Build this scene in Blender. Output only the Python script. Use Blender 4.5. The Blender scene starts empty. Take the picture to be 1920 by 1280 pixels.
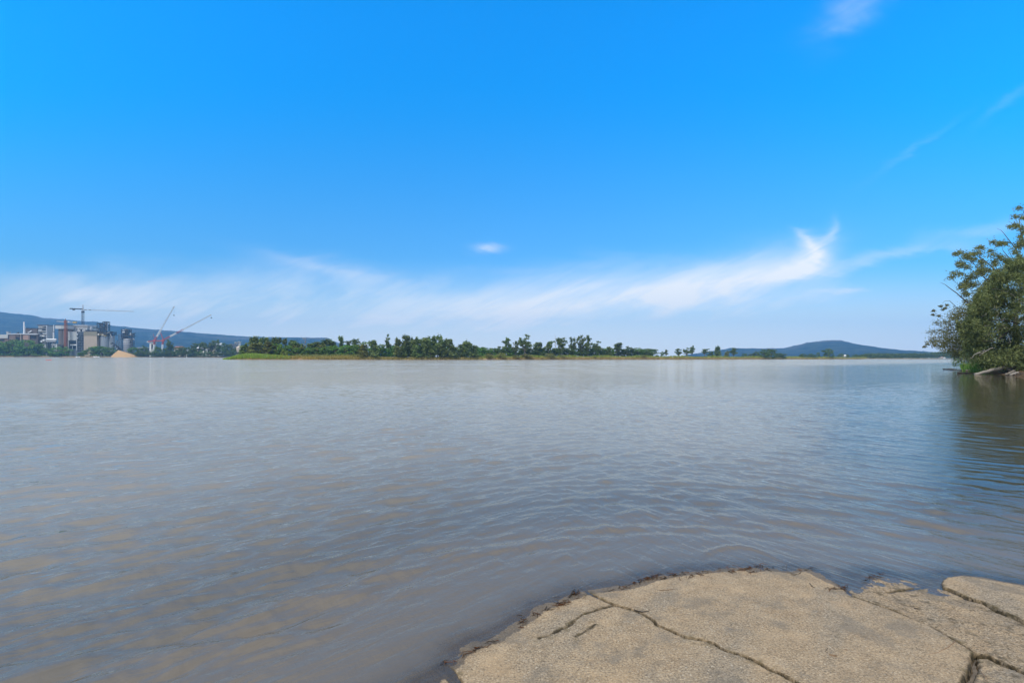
import bpy, bmesh, math, random
import numpy as np
from mathutils import Vector, Matrix

S = bpy.context.scene
COL = S.collection
PI = math.pi
R = math.radians

# ------------------------------------------------------------------ camera
EYE = 2.0                     # camera height above the water, metres
F = 960.0                     # focal length in photograph pixels (18 mm on 36 mm)
def yh(px): return 666.5 + 4.7 * px / 1920.0          # horizon row (tiny roll)
cam_d = bpy.data.cameras.new('camera'); cam_d.lens = 18; cam_d.sensor_width = 36
cam_d.shift_y = 28.85 / 1920; cam_d.clip_start = 0.05; cam_d.clip_end = 30000
cam = bpy.data.objects.new('camera', cam_d); COL.objects.link(cam)
cam.location = (0, 0, EYE); cam.rotation_euler = (R(90), R(-0.14), 0)
S.camera = cam

# ------------------------------------------------------------------ view
S.view_settings.view_transform = 'Standard'; S.view_settings.look = 'None'
S.view_settings.exposure = 0.35; S.view_settings.gamma = 1
S.render.engine = 'CYCLES'
cy = S.cycles
cy.use_denoising = True
cy.max_bounces = 6; cy.diffuse_bounces = 2; cy.glossy_bounces = 2; cy.transmission_bounces = 2
cy.volume_bounces = 0; cy.transparent_max_bounces = 8
cy.caustics_reflective = False; cy.caustics_refractive = False
cy.sample_clamp_indirect = 4

# ------------------------------------------------------------------ sun
SUN_EL, SUN_AZ = 48.0, 215.0                 # azimuth clockwise from +Y (north): behind the camera, to the left
sd_ = bpy.data.lights.new('sun', 'SUN'); sd_.energy = 2.2; sd_.angle = R(7); sd_.color = (1.0, 0.945, 0.87)
sun = bpy.data.objects.new('sun', sd_); COL.objects.link(sun)
_sd = Vector((math.sin(R(SUN_AZ)) * math.cos(R(SUN_EL)), math.cos(R(SUN_AZ)) * math.cos(R(SUN_EL)), math.sin(R(SUN_EL))))
sun.rotation_euler = _sd.to_track_quat('Z', 'Y').to_euler()
sun.location = _sd * 50

# ------------------------------------------------------------------ node helper
class NT:
    def __init__(s, tree):
        s.t = tree; s.n = tree.nodes; s.l = tree.links
    def new(s, typ, ins=None, **props):
        n = s.n.new(typ)
        for k, v in props.items(): setattr(n, k, v)
        if ins:
            for k, v in ins.items(): s.set(n.inputs[k], v)
        return n
    def set(s, sock, v):
        if isinstance(v, bpy.types.NodeSocket): s.l.new(v, sock)
        elif isinstance(v, bpy.types.Node): s.l.new(v.outputs[0], sock)
        else:
            if sock.type == 'RGBA' and hasattr(v, '__len__') and len(v) == 3: v = (*v, 1)
            sock.default_value = v
    def m(s, op, a, b=0.0, c=None, clamp=False):
        n = s.n.new('ShaderNodeMath'); n.operation = op; n.use_clamp = clamp
        s.set(n.inputs[0], a); s.set(n.inputs[1], b)
        if c is not None: s.set(n.inputs[2], c)
        return n.outputs[0]
    def ss(s, x, a, b, ta=0.0, tb=1.0):
        n = s.n.new('ShaderNodeMapRange'); n.interpolation_type = 'SMOOTHSTEP'
        s.set(n.inputs[0], x); s.set(n.inputs[1], a); s.set(n.inputs[2], b); s.set(n.inputs[3], ta); s.set(n.inputs[4], tb)
        return n.outputs[0]
    def mix(s, f, a, b, typ='MIX'):
        n = s.n.new('ShaderNodeMix'); n.data_type = 'RGBA'; n.blend_type = typ
        s.set(n.inputs[0], f); s.set(n.inputs[6], a); s.set(n.inputs[7], b)
        return n.outputs[2]
    def noise(s, vec, scale, detail=3, rough=0.5, dist=0.0):
        n = s.n.new('ShaderNodeTexNoise')
        if vec is not None: s.set(n.inputs['Vector'], vec)
        n.inputs['Scale'].default_value = scale; n.inputs['Detail'].default_value = detail
        n.inputs['Roughness'].default_value = rough; n.inputs['Distortion'].default_value = dist
        return n.outputs[0]
    def ramp(s, f, stops, interp='LINEAR'):
        n = s.n.new('ShaderNodeValToRGB'); n.color_ramp.interpolation = interp
        e = n.color_ramp.elements
        while len(e) < len(stops): e.new(0.5)
        for i, (p, c) in enumerate(stops):
            e[i].position = p; e[i].color = c if len(c) == 4 else (*c, 1)
        s.set(n.inputs[0], f)
        return n.outputs[0]
    def comb(s, x, y, z=0.0):
        n = s.n.new('ShaderNodeCombineXYZ')
        for i, v in enumerate((x, y, z)): s.set(n.inputs[i], v)
        return n.outputs[0]
    def vscale(s, v, sx, sy, sz):
        n = s.n.new('ShaderNodeVectorMath'); n.operation = 'MULTIPLY'
        s.set(n.inputs[0], v); n.inputs[1].default_value = (sx, sy, sz)
        return n.outputs[0]

# ------------------------------------------------------------------ sky
W = bpy.data.worlds.new('World'); S.world = W; W.use_nodes = True
w = NT(W.node_tree); w.n.clear()
sky = w.new('ShaderNodeTexSky', sky_type='NISHITA', sun_disc=False, sun_elevation=R(SUN_EL), sun_rotation=R(SUN_AZ),
            altitude=0.0, air_density=1.0, dust_density=0.5, ozone_density=3.0)
tc = w.new('ShaderNodeTexCoord')
sp = w.new('ShaderNodeSeparateXYZ', {0: tc.outputs['Generated']})
dx, dy, dz = sp.outputs
yy = w.m('MAXIMUM', dy, 0.08)
u = w.m('DIVIDE', dx, yy); v = w.m('DIVIDE', dz, yy)
hsv = w.new('ShaderNodeHueSaturation', {'Hue': 0.5, 'Saturation': 1.12, 'Value': w.ss(v, 0.0, 0.75, 1.07, 2.46), 'Color': sky})
blue = w.mix(1.0, hsv.outputs[0], w.comb(w.ss(v, 0.55, 0.0, 0.0, 0.46), w.ss(v, 0.66, 0.05, 0.74, 0.84), 1.1), 'MULTIPLY')
uv = w.comb(u, v)
# cirrus: fine streaks stretched along the wind, warped
rot = w.new('ShaderNodeVectorRotate', {'Vector': uv, 'Angle': R(-14)}, rotation_type='Z_AXIS')
st = w.noise(w.vscale(rot.outputs[0], 2.2, 9.0, 1), 1.0, 6, 0.58, 0.9)
st2 = w.noise(w.vscale(uv, 5.0, 14.0, 1), 1.0, 5, 0.6, 0.6)
warp = w.noise(w.vscale(uv, 3.0, 5.0, 1), 1.0, 4, 0.6)
uw = w.m('ADD', u, w.m('MULTIPLY', w.m('SUBTRACT', warp, 0.5), 0.16))
vw = w.m('ADD', v, w.m('MULTIPLY', w.m('SUBTRACT', st2, 0.5), 0.07))
def cu(px): return (px - 960) / F
def cv(px, py): return (yh(px) - py) / F
# upper edge of the low bank of cirrus, by bearing
edge = [(0, 545), (150, 528), (330, 532), (480, 520), (620, 512), (740, 540), (880, 545), (1020, 528), (1180, 512), (1350, 500), (1480, 488), (1560, 500), (1640, 560), (1760, 590), (1920, 600)]
e = w.ramp(w.m('MULTIPLY_ADD', u, 0.5, 0.5), [(px / 1920, (cv(px, py) * 4,) * 3) for px, py in edge], 'B_SPLINE')
e = w.m('MULTIPLY', e, 0.25)
d = w.m('SUBTRACT', vw, e)
band = w.ss(d, 0.065, -0.09)
band = w.m('MULTIPLY', band, w.ss(st, 0.26, 0.66, 0.34, 0.86))
gap = w.ss(w.m('ADD', u, w.m('MULTIPLY', v, 1.5)), 0.3, 0.95, 1.0, 0.5)     # thinner to the right
band = w.m('MULTIPLY', band, gap)
def blob(px, py, rx, ry, ang, amp):
    a, b = w.m('SUBTRACT', uw, cu(px)), w.m('SUBTRACT', vw, cv(px, py))
    c, s_ = math.cos(R(ang)), math.sin(R(ang))
    p = w.m('ADD', w.m('MULTIPLY', a, c / (rx / F)), w.m('MULTIPLY', b, s_ / (rx / F)))
    q = w.m('ADD', w.m('MULTIPLY', a, -s_ / (ry / F)), w.m('MULTIPLY', b, c / (ry / F)))
    r2 = w.m('ADD', w.m('MULTIPLY', p, p), w.m('MULTIPLY', q, q))
    return w.m('MULTIPLY', w.m('EXPONENT', w.m('MULTIPLY', r2, -1.0)), amp)
acc = None
for b in [(905, 467, 26, 9, 5, .5), (1527, 468, 26, 15, -38, .6), (1552, 444, 28, 9, 58, .36), (1503, 447, 20, 7, -28, .36),
          (1500, 492, 60, 22, 30, .55), (1380, 520, 130, 34, 14, .55), (1180, 560, 190, 40, 8, .5), (900, 580, 210, 36, 6, .35),
          (1650, 484, 150, 10, 9, .33), (1830, 432, 130, 13, 14, .18), (1590, 15, 60, 28, 48, .2), (1720, 275, 80, 7, 35, .05),
          (1890, 190, 60, 8, 38, .06), (620, 505, 120, 10, -12, .25), (1570, 548, 60, 8, 8, .35), (230, 560, 240, 26, -6, .4)]:
    acc = blob(*b) if acc is None else w.m('ADD', acc, blob(*b))
rot2 = w.new('ShaderNodeVectorRotate', {'Vector': uv, 'Angle': R(-24)}, rotation_type='Z_AXIS')
fib = w.noise(w.vscale(rot2.outputs[0], 4.5, 34.0, 1), 1.0, 5, 0.62, 0.7)
acc = w.m('MULTIPLY', acc, w.m('MULTIPLY', w.ss(st2, 0.28, 0.66, 0.5, 1.15), w.ss(fib, 0.30, 0.62, 0.65, 1.1)))
band = w.m('MULTIPLY', band, w.ss(fib, 0.28, 0.62, 0.82, 1.06))
haze_low = w.ss(v, 0.20, 0.0, 0.0, 0.88)
front = w.m('MAXIMUM', w.m('ADD', band, acc), haze_low)
front = w.m('MULTIPLY', front, w.ss(dy, 0.10, 0.35))
# unseen bright cloud added over and behind the camera, whitening light and reflections
hi = w.noise(w.vscale(tc.outputs['Generated'], 2.0, 2.0, 3.5), 1.2, 5, 0.55, 0.4)
vq = w.m('DIVIDE', dz, w.m('MAXIMUM', dy, 0.02))
over = w.m('MAXIMUM', w.ss(dy, 0.35, -0.05, 0.0, 1.0), w.ss(vq, 0.72, 1.55))
back = w.m('MULTIPLY', w.ss(hi, 0.22, 0.46, 0.45, 0.97), over)
skyc = w.mix(w.m('MINIMUM', front, 0.97), blue, (8.5, 8.7, 8.8))
skyc = w.mix(back, skyc, (7.9, 8.6, 9.8))
bg = w.new('ShaderNodeBackground', {'Color': skyc, 'Strength': 0.10})
wo = w.new('ShaderNodeOutputWorld', {0: bg.outputs[0]})

# ------------------------------------------------------------------ helpers
rng = np.random.default_rng(7); random.seed(7)
def G(px, py, z=0.0):                       # photograph pixel -> point on the level z
    Y = (EYE - z) * F / (py - yh(px)); return np.array([(px - 960) / F * Y, Y, z])
def P(px, py, Y):                           # photograph pixel -> point at depth Y
    return Vector(((px - 960) / F * Y, Y, EYE + (yh(px) - py) / F * Y))
def _h(ix, iy, seed):
    n = (ix.astype(np.int64) * 374761393 + iy.astype(np.int64) * 668265263 + seed * 974711) & 0x7fffffff
    n = ((n ^ (n >> 13)) * 1274126177) & 0x7fffffff
    return ((n ^ (n >> 16)) & 0xffff) / 65535.0
def vnoise(x, y, seed=0):
    x, y = np.asarray(x, float), np.asarray(y, float)
    ix, iy = np.floor(x), np.floor(y); fx, fy = x - ix, y - iy
    fx, fy = fx * fx * (3 - 2 * fx), fy * fy * (3 - 2 * fy)
    a, b = _h(ix, iy, seed), _h(ix + 1, iy, seed); c, d2 = _h(ix, iy + 1, seed), _h(ix + 1, iy + 1, seed)
    return (a * (1 - fx) + b * fx) * (1 - fy) + (c * (1 - fx) + d2 * fx) * fy
def fbm(x, y, seed=0, oct=4):
    s, a, f, t = 0, 1.0, 1.0, 0
    for o in range(oct):
        s = s + a * vnoise(np.asarray(x) * f, np.asarray(y) * f, seed + o * 17); t += a; a *= .5; f *= 2.03
    return s / t - 0.5
def smooth(x, a, b):
    t = np.clip((np.asarray(x, float) - a) / (b - a), 0, 1); return t * t * (3 - 2 * t)
def inside(x, y, poly):
    c = np.zeros(np.shape(x), bool); n = len(poly)
    for i in range(n):
        x0, y0 = poly[i]; x1, y1 = poly[(i + 1) % n]
        if y0 == y1: continue
        k = ((y0 > y) != (y1 > y)) & (x < (x1 - x0) * (y - y0) / (y1 - y0) + x0)
        c ^= k
    return c
def pdist(x, y, pts, closed=False):
    d_ = np.full(np.shape(x), 1e9); n = len(pts)
    for i in range(n if closed else n - 1):
        (x0, y0), (x1, y1) = pts[i], pts[(i + 1) % n]
        ex, ey = x1 - x0, y1 - y0; L = ex * ex + ey * ey + 1e-12
        t = np.clip(((x - x0) * ex + (y - y0) * ey) / L, 0, 1)
        d_ = np.minimum(d_, np.hypot(x - x0 - t * ex, y - y0 - t * ey))
    return d_
def sdist(x, y, poly):
    d_ = pdist(x, y, poly, True); return np.where(inside(x, y, poly), d_, -d_)

def mesh_from(name, V, Fq, mat=None, smooth_=False, attrs=None):
    me = bpy.data.meshes.new(name)
    V = np.asarray(V, np.float32)
    if isinstance(Fq, np.ndarray):
        k = Fq.shape[1]; nf = len(Fq)
        me.vertices.add(len(V)); me.vertices.foreach_set('co', V.ravel())
        me.loops.add(nf * k); me.loops.foreach_set('vertex_index', Fq.astype(np.int32).ravel())
        me.polygons.add(nf); me.polygons.foreach_set('loop_start', np.arange(0, nf * k, k, dtype=np.int32))
        me.update(calc_edges=True)
    else:
        me.from_pydata([tuple(map(float, p)) for p in V], [], Fq); me.update()
    if smooth_: me.polygons.foreach_set('use_smooth', np.ones(len(me.polygons), bool))
    if attrs:
        for k, a in attrs.items():
            at = me.attributes.new(k, 'FLOAT', 'POINT'); at.data.foreach_set('value', np.asarray(a, np.float32))
    if mat: me.materials.append(mat)
    return me
def link(name, me, parent=None):
    o = bpy.data.objects.new(name, me); COL.objects.link(o)
    if parent: o.parent = parent
    return o
def tag(o, label=None, cat=None, group=None, kind=None):
    if label: o['label'] = label
    if cat: o['category'] = cat
    if group: o['group'] = group
    if kind: o['kind'] = kind
    return o
def thing(name, loc, label, cat, group=None, rz=0.0):
    o = bpy.data.objects.new(name, None); COL.objects.link(o); o.location = loc; o.rotation_euler = (0, 0, rz)
    o.empty_display_size = 0.3
    return tag(o, label, cat, group)
class MB:                                    # collects solids (world metres, relative to org) into one mesh
    def __init__(s, org=(0, 0, 0)): s.v, s.f, s.o = [], [], Vector(org)
    def add(s, vs, fs):
        k = len(s.v); s.v += [tuple(Vector(p) - s.o) for p in vs]; s.f += [tuple(i + k for i in f) for f in fs]; return s
    def box(s, a, b):
        (x0, y0, z0), (x1, y1, z1) = a, b
        x0, x1 = min(x0, x1), max(x0, x1); y0, y1 = min(y0, y1), max(y0, y1); z0, z1 = min(z0, z1), max(z0, z1)
        return s.add([(x0, y0, z0), (x1, y0, z0), (x1, y1, z0), (x0, y1, z0), (x0, y0, z1), (x1, y0, z1), (x1, y1, z1), (x0, y1, z1)],
                     [(0, 3, 2, 1), (4, 5, 6, 7), (0, 1, 5, 4), (1, 2, 6, 5), (2, 3, 7, 6), (3, 0, 4, 7)])
    def tube(s, pts, rad, n=6, cap=True):
        pts = [Vector(p) for p in pts]; rad = [rad] * len(pts) if not hasattr(rad, '__len__') else rad
        vs, fs = [], []
        for i, p in enumerate(pts):
            t = (pts[min(i + 1, len(pts) - 1)] - pts[max(i - 1, 0)]).normalized()
            a = t.cross(Vector((0, 0, 1)) if abs(t.z) < .95 else Vector((1, 0, 0))).normalized(); b = t.cross(a)
            for j in range(n):
                q = 2 * PI * j / n; vs.append(p + (a * math.cos(q) + b * math.sin(q)) * rad[i])
        for i in range(len(pts) - 1):
            for j in range(n):
                k = (j + 1) % n; fs.append((i * n + j, i * n + k, (i + 1) * n + k, (i + 1) * n + j))
        if cap: fs += [tuple(range(n))[::-1], tuple((len(pts) - 1) * n + j for j in range(n))]
        return s.add(vs, fs)
    def lathe(s, c, prof, n=24):             # prof: (radius, z) from the bottom up
        vs, fs = [], []
        for r_, z in prof:
            for j in range(n):
                q = 2 * PI * j / n; vs.append((c[0] + r_ * math.cos(q), c[1] + r_ * math.sin(q), z))
        for i in range(len(prof) - 1):
            for j in range(n):
                k = (j + 1) % n; fs.append((i * n + j, i * n + k, (i + 1) * n + k, (i + 1) * n + j))
        fs += [tuple(range(n))[::-1], tuple((len(prof) - 1) * n + j for j in range(n))]
        return s.add(vs, fs)
    def lattice(s, p0, p1, w0, w1, n, r):    # square lattice girder
        p0, p1 = Vector(p0), Vector(p1); t = (p1 - p0).normalized()
        a = t.cross(Vector((0, 1, 0))).normalized(); b = t.cross(a)
        def corner(k, q):
            w_ = (w0 + (w1 - w0) * q) / 2; c = p0 + (p1 - p0) * q
            return c + a * (w_ if k in (0, 1) else -w_) + b * (w_ if k in (0, 3) else -w_)
        for k in range(4): s.tube([corner(k, 0), corner(k, 1)], r, 4)
        for i in range(n):
            for k in range(4):
                k2 = (k + 1) % 4
                s.tube([corner(k, i / n), corner(k2, (i + 1) / n)], r * .7, 3, False)
                s.tube([corner(k, i / n), corner(k2, i / n)], r * .7, 3, False)
        return s
    def build(s, name, mat, parent=None, smooth_=False):
        me = bpy.data.meshes.new(name); me.from_pydata(s.v, [], s.f); me.update()
        if smooth_: me.polygons.foreach_set('use_smooth', np.ones(len(me.polygons), bool))
        me.materials.append(mat); return link(name, me, parent)

# ------------------------------------------------------------------ materials
def mat(name):
    m_ = bpy.data.materials.new(name); m_.use_nodes = True
    n = NT(m_.node_tree); n.n.clear(); out = n.new('ShaderNodeOutputMaterial'); return m_, n, out
def simple(name, col, rough=0.7, var=0.12, scale=0.6, metal=0.0, bump=0.0, ribs=0.0):
    m_, n, out = mat(name)
    g = n.new('ShaderNodeNewGeometry'); pos = g.outputs['Position']
    f = n.noise(pos, scale, 5, 0.62)
    c = n.mix(f, tuple(x * (1 - 2.2 * var) for x in col), tuple(min(1, x * (1 + 2.2 * var)) for x in col))
    streak = n.noise(n.vscale(pos, 0.9, 0.9, 0.06), 1.0, 4, 0.6)
    c = n.mix(n.ss(streak, 0.52, 0.72, 0.0, min(1, var * 3)), c, tuple(x * 0.55 for x in col))
    b = n.new('ShaderNodeBsdfPrincipled', {'Base Color': c, 'Roughness': rough, 'Metallic': metal, 'Specular IOR Level': 0.25})
    if ribs:
        wv = n.new('ShaderNodeTexWave', {'Vector': n.vscale(pos, 1, 1, 0), 'Scale': ribs}, wave_type='BANDS', bands_direction='X')
        bp = n.new('ShaderNodeBump', {'Height': wv.outputs['Fac'], 'Strength': 0.5, 'Distance': 0.3}); n.set(b.inputs['Normal'], bp.outputs[0])
    elif bump:
        bp = n.new('ShaderNodeBump', {'Height': n.noise(pos, scale * 6, 4), 'Strength': 0.6, 'Distance': bump}); n.set(b.inputs['Normal'], bp.outputs[0])
    n.l.new(b.outputs[0], out.inputs[0]); return m_
def foliage(name, c0, c1, c2, trans=0.25):
    m_, n, out = mat(name)
    g = n.new('ShaderNodeNewGeometry'); tcn = n.new('ShaderNodeTexCoord')
    oi = n.new('ShaderNodeObjectInfo')
    f = n.m('MULTIPLY_ADD', g.outputs['Random Per Island'], 0.55, n.m('MULTIPLY', n.noise(tcn.outputs['Object'], 0.55, 2), 0.45))
    c = n.ramp(f, [(0.12, c0), (0.5, c1), (0.9, c2)])
    c = n.mix(1.0, c, (3.0, 2.95, 2.2), 'MULTIPLY')
    hs = n.new('ShaderNodeHueSaturation', {'Hue': n.m('MULTIPLY_ADD', oi.outputs['Random'], 0.03, 0.485), 'Saturation': 1.0,
                                           'Value': n.m('MULTIPLY_ADD', oi.outputs['Random'], 0.35, 0.82), 'Color': c})
    df = n.new('ShaderNodeBsdfDiffuse', {'Color': hs.outputs[0]}); tr = n.new('ShaderNodeBsdfTranslucent', {'Color': hs.outputs[0]})
    mx = n.new('ShaderNodeMixShader', {0: trans, 1: df.outputs[0], 2: tr.outputs[0]})
    n.l.new(mx.outputs[0], out.inputs[0]); return m_
# ------------------------------------------------------------------ near shore: traced waterline
WL = [(872, 1244.5), (874, 1232.5), (893, 1220.5), (917, 1210), (943.7, 1204), (955.6, 1192), (977, 1182), (991.6, 1169), (1013, 1156), (1025, 1144), (1047, 1137),
      (1101, 1116), (1130, 1111), (1182, 1105.5), (1208, 1098), (1234, 1089), (1281, 1079.5), (1325, 1075.5), (1365, 1071.6), (1398, 1069), (1406, 1075),
      (1443, 1070), (1490, 1075.6), (1511, 1071.6), (1528, 1080), (1548, 1091), (1567.5, 1098.5), (1582, 1102), (1604, 1101), (1626, 1091), (1633.6, 1081), (1663, 1080),
      (1707, 1087.5), (1736, 1100), (1767, 1104), (1768, 1091), (1778, 1085), (1805, 1082.6), (1842, 1087.5), (1920, 1101), (1990, 1112)]
wl = [tuple(G(*p)[:2]) for p in WL]
near_left = [(-400, -90), (-60, -16), (-8, -1.5), (-1.4, 1.9), tuple(G(824, 1281)[:2]), tuple(G(857, 1255)[:2])]
near_right = [(7.5, 5.2), (13, 8.5), (22, 16), (40, 37), (52, 52), tuple(G(1900, 704)[:2]), tuple(G(1870, 700.5)[:2]), tuple(G(1838, 697)[:2]), tuple(G(1806, 692.5)[:2]), tuple(G(1806, 689)[:2]), (105, 108), (150, 150), (260, 230), (400, 330)]
SHORE = near_left + wl + near_right
LAND = SHORE + [(9000, 330), (9000, -9000), (-9000, -9000), (-9000, -90)]
def shore_sd(x, y):
    d_ = pdist(x, y, SHORE); return np.where(inside(x, y, LAND), d_, -d_)
def slab_top(x, y, sd=None):
    sd = shore_sd(x, y) if sd is None else sd
    z = np.where(sd > -.08, .05 * sd + .0042, .075 * (sd + .08))
    z = z + .008 * fbm(x * 5, y * 5, 3) * smooth(np.abs(sd), .0, .3) + .006 * fbm(x * 11, y * 11, 9, 3)
    return z

# ------------------------------------------------------------------ ground sheet (river bed, banks, plain to the horizon)
m_ground, n, out = mat('ground_soil')
g = n.new('ShaderNodeNewGeometry'); pos = g.outputs['Position']
c = n.ramp(n.noise(pos, 0.35, 6, 0.6), [(0.3, (.10, .075, .045)), (0.55, (.13, .105, .06)), (0.75, (.075, .085, .03))])
b = n.new('ShaderNodeBsdfPrincipled', {'Base Color': c, 'Roughness': 0.9, 'Specular IOR Level': 0.1})
bp = n.new('ShaderNodeBump', {'Height': n.noise(pos, 2.0, 5), 'Strength': .7, 'Distance': .2}); n.set(b.inputs['Normal'], bp.outputs[0])
n.l.new(b.outputs[0], out.inputs[0])
az = np.linspace(0, 2 * PI, 361)[:-1]
rr = np.concatenate([[0.0], np.geomspace(4, 4950, 150)])
A, RR = np.meshgrid(az, rr); X, Y = RR * np.sin(A), RR * np.cos(A)
sd = shore_sd(X, Y)
Z = np.clip(np.where(sd > 0, .05 * sd, .09 * sd) - .35, -2.6, 1.2) + .3 * fbm(X / 14, Y / 14, 5) * smooth(RR, 20, 60)
Z = np.where(RR > 900, np.maximum(Z, -2.6 + 3.8 * smooth(RR, 1000, 1250)), Z)
def grid_faces(nr, nc, wrap):
    i, j = np.meshgrid(np.arange(nr - 1), np.arange(nc if wrap else nc - 1), indexing='ij')
    k = (j + 1) % nc
    return np.stack([i * nc + j, i * nc + k, (i + 1) * nc + k, (i + 1) * nc + j], -1).reshape(-1, 4)
gr = link('ground', mesh_from('ground', np.stack([X, Y, Z], -1).reshape(-1, 3), grid_faces(len(rr), 360, True), m_ground, True)); tag(gr, kind='structure')

# local shore bed under the broken slabs: dark mud and sand
m_mud, n, out = mat('dark_mud')
g = n.new('ShaderNodeNewGeometry'); pos = g.outputs['Position']
c = n.ramp(n.noise(pos, 9, 6, 0.65), [(0.3, (.05, .04, .028)), (0.55, (.15, .12, .085)), (0.75, (.24, .19, .13))])
b = n.new('ShaderNodeBsdfPrincipled', {'Base Color': c, 'Roughness': 0.75})
bp = n.new('ShaderNodeBump', {'Height': n.noise(pos, 40, 5), 'Strength': .8, 'Distance': .01}); n.set(b.inputs['Normal'], bp.outputs[0])
n.l.new(b.outputs[0], out.inputs[0])
gx, gy = np.meshgrid(np.arange(-5, 9, .05), np.arange(-1, 8, .05))
bz = slab_top(gx, gy) - .055 + .02 * fbm(gx * 4, gy * 4, 21) - .6 * smooth(-shore_sd(gx, gy), .6, 2.2)
shb = link('shore_bed', mesh_from('shore_bed', np.stack([gx, gy, bz], -1).reshape(-1, 3), grid_faces(*gx.shape, False), m_mud, True)); tag(shb, kind='structure')

# ------------------------------------------------------------------ broken concrete boat ramp
m_con, n, out = mat('worn_concrete')
g = n.new('ShaderNodeNewGeometry'); pos = g.outputs['Position']
ed = n.new('ShaderNodeAttribute', attribute_name='edge').outputs['Fac']
rough_ = n.new('ShaderNodeAttribute', attribute_name='rough').outputs['Fac']
big = n.noise(pos, 0.9, 4, 0.55); mid = n.noise(n.vscale(pos, 1, 1, 0), 6, 5, 0.6)
c = n.ramp(mid, [(0.3, (.36, .265, .165)), (0.55, (.44, .335, .215)), (0.75, (.50, .395, .27))])
# exposed grey aggregate in long worn patches running up the ramp
rv = n.new('ShaderNodeVectorRotate', {'Vector': pos, 'Angle': R(38)}, rotation_type='Z_AXIS')
track = n.noise(n.vscale(rv.outputs[0], 2.6, 0.55, 0), 1.0, 4, 0.6)
worn = n.ss(track, 0.47, 0.66)
c = n.mix(n.m('MULTIPLY', worn, 0.62), c, (.30, .262, .205))
vo = n.new('ShaderNodeTexVoronoi', {'Vector': pos, 'Scale': 62.0})
grain = n.new('ShaderNodeSeparateColor', {0: vo.outputs['Color']}).outputs[0]
stone = n.ss(vo.outputs['Distance'], 0.5, 0.25)
gc = n.ramp(grain, [(0.0, (.07, .06, .05)), (0.25, (.22, .18, .13)), (0.55, (.40, .31, .21)), (0.85, (.52, .44, .33)), (1.0, (.72, .66, .56))])
c = n.mix(n.m('MULTIPLY', stone, n.m('MULTIPLY_ADD', worn, 0.40, 0.42)), c, gc)
fine = n.noise(pos, 120, 4, 0.75)
c = n.mix(n.ss(fine, 0.54, 0.66, 0, 0.7), c, (.12, .09, .06))
c = n.mix(n.ss(fine, 0.42, 0.30, 0, 0.5), c, (.62, .52, .38))
sp_ = n.noise(n.vscale(pos, 1, 1.25, 0), 66, 5, 0.72)
c = n.mix(n.ss(sp_, 0.50, 0.62, 0, 0.78), c, (.15, .125, .095))
c = n.mix(n.ss(sp_, 0.46, 0.35, 0, 0.75), c, (.66, .56, .42))
blot = n.noise(pos, 2.6, 5, 0.65)
c = n.mix(n.ss(blot, 0.50, 0.64, 0, 0.6), c, (.21, .185, .15))
c = n.mix(n.ss(blot, 0.46, 0.30, 0, 0.5), c, (.54, .40, .25))
# dark specks and pits, more of them on the rough broken pieces
pit = n.noise(n.vscale(pos, 1.0, 1.5, 0), 42, 4, 0.72)
c = n.mix(n.ss(pit, n.m('MULTIPLY_ADD', rough_, -0.06, 0.60), n.m('MULTIPLY_ADD', rough_, -0.06, 0.68), 0, 0.85), c, (.055, .042, .028))
pit2 = n.noise(pos, 13, 5, 0.68)
c = n.mix(n.m('MULTIPLY', n.ss(pit2, 0.52, 0.66), n.m('MULTIPLY_ADD', rough_, 0.5, 0.22)), c, (.085, .067, .042))
nd = n.noise(n.vscale(n.new('ShaderNodeVectorRotate', {'Vector': pos, 'Angle': R(20)}, rotation_type='Z_AXIS').outputs[0], 14, 75, 0), 1.0, 3, 0.6, 0.8)
nd2 = n.noise(n.vscale(n.new('ShaderNodeVectorRotate', {'Vector': pos, 'Angle': R(-55)}, rotation_type='Z_AXIS').outputs[0], 12, 70, 0), 1.0, 3, 0.6, 0.8)
c = n.mix(n.m('MAXIMUM', n.ss(nd, 0.70, 0.75, 0, 0.8), n.ss(nd2, 0.70, 0.75, 0, 0.8)), c, (.07, .048, .03))
# soil and moss along the cracks
crk = n.m('MULTIPLY', n.ss(ed, 0.022, 0.0), n.ss(n.noise(pos, 22, 4), 0.34, 0.6, 0.35, 1.0))
c = n.mix(crk, c, (.045, .036, .02))
c = n.mix(n.m('MULTIPLY', n.ss(ed, 0.09, 0.01), n.ss(n.noise(pos, 14, 4), 0.5, 0.68, 0, 0.6)), c, (.12, .095, .045))
# wet rim along the water
zz = n.new('ShaderNodeSeparateXYZ', {0: pos}).outputs[2]
sda = n.new('ShaderNodeAttribute', attribute_name='shore').outputs['Fac']
wet = n.ss(n.m('ADD', sda, n.m('MULTIPLY', n.m('SUBTRACT', n.noise(pos, 26, 5, 0.7), 0.5), 0.08)), 0.006, -0.004)
c = n.mix(n.m('MULTIPLY', wet, 0.6), c, (.05, .045, .039))
c = n.mix(1.0, c, (0.83, 0.785, 0.715), 'MULTIPLY')
b = n.new('ShaderNodeBsdfPrincipled', {'Base Color': c, 'Roughness': n.m('MULTIPLY_ADD', wet, -0.35, 0.9), 'Specular IOR Level': 0.2})
hgt = n.m('ADD', n.m('MULTIPLY', vo.outputs['Distance'], -0.0035), n.m('ADD', n.m('MULTIPLY', fine, 0.0035), n.m('MULTIPLY', pit, n.m('MULTIPLY_ADD', rough_, 0.014, -0.004))))
hgt = n.m('ADD', hgt, n.m('MULTIPLY', mid, 0.01))
bp = n.new('ShaderNodeBump', {'Height': hgt, 'Strength': 0.9, 'Distance': 1.0}); n.set(b.inputs['Normal'], bp.outputs[0])
n.l.new(b.outputs[0], out.inputs[0])

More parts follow.
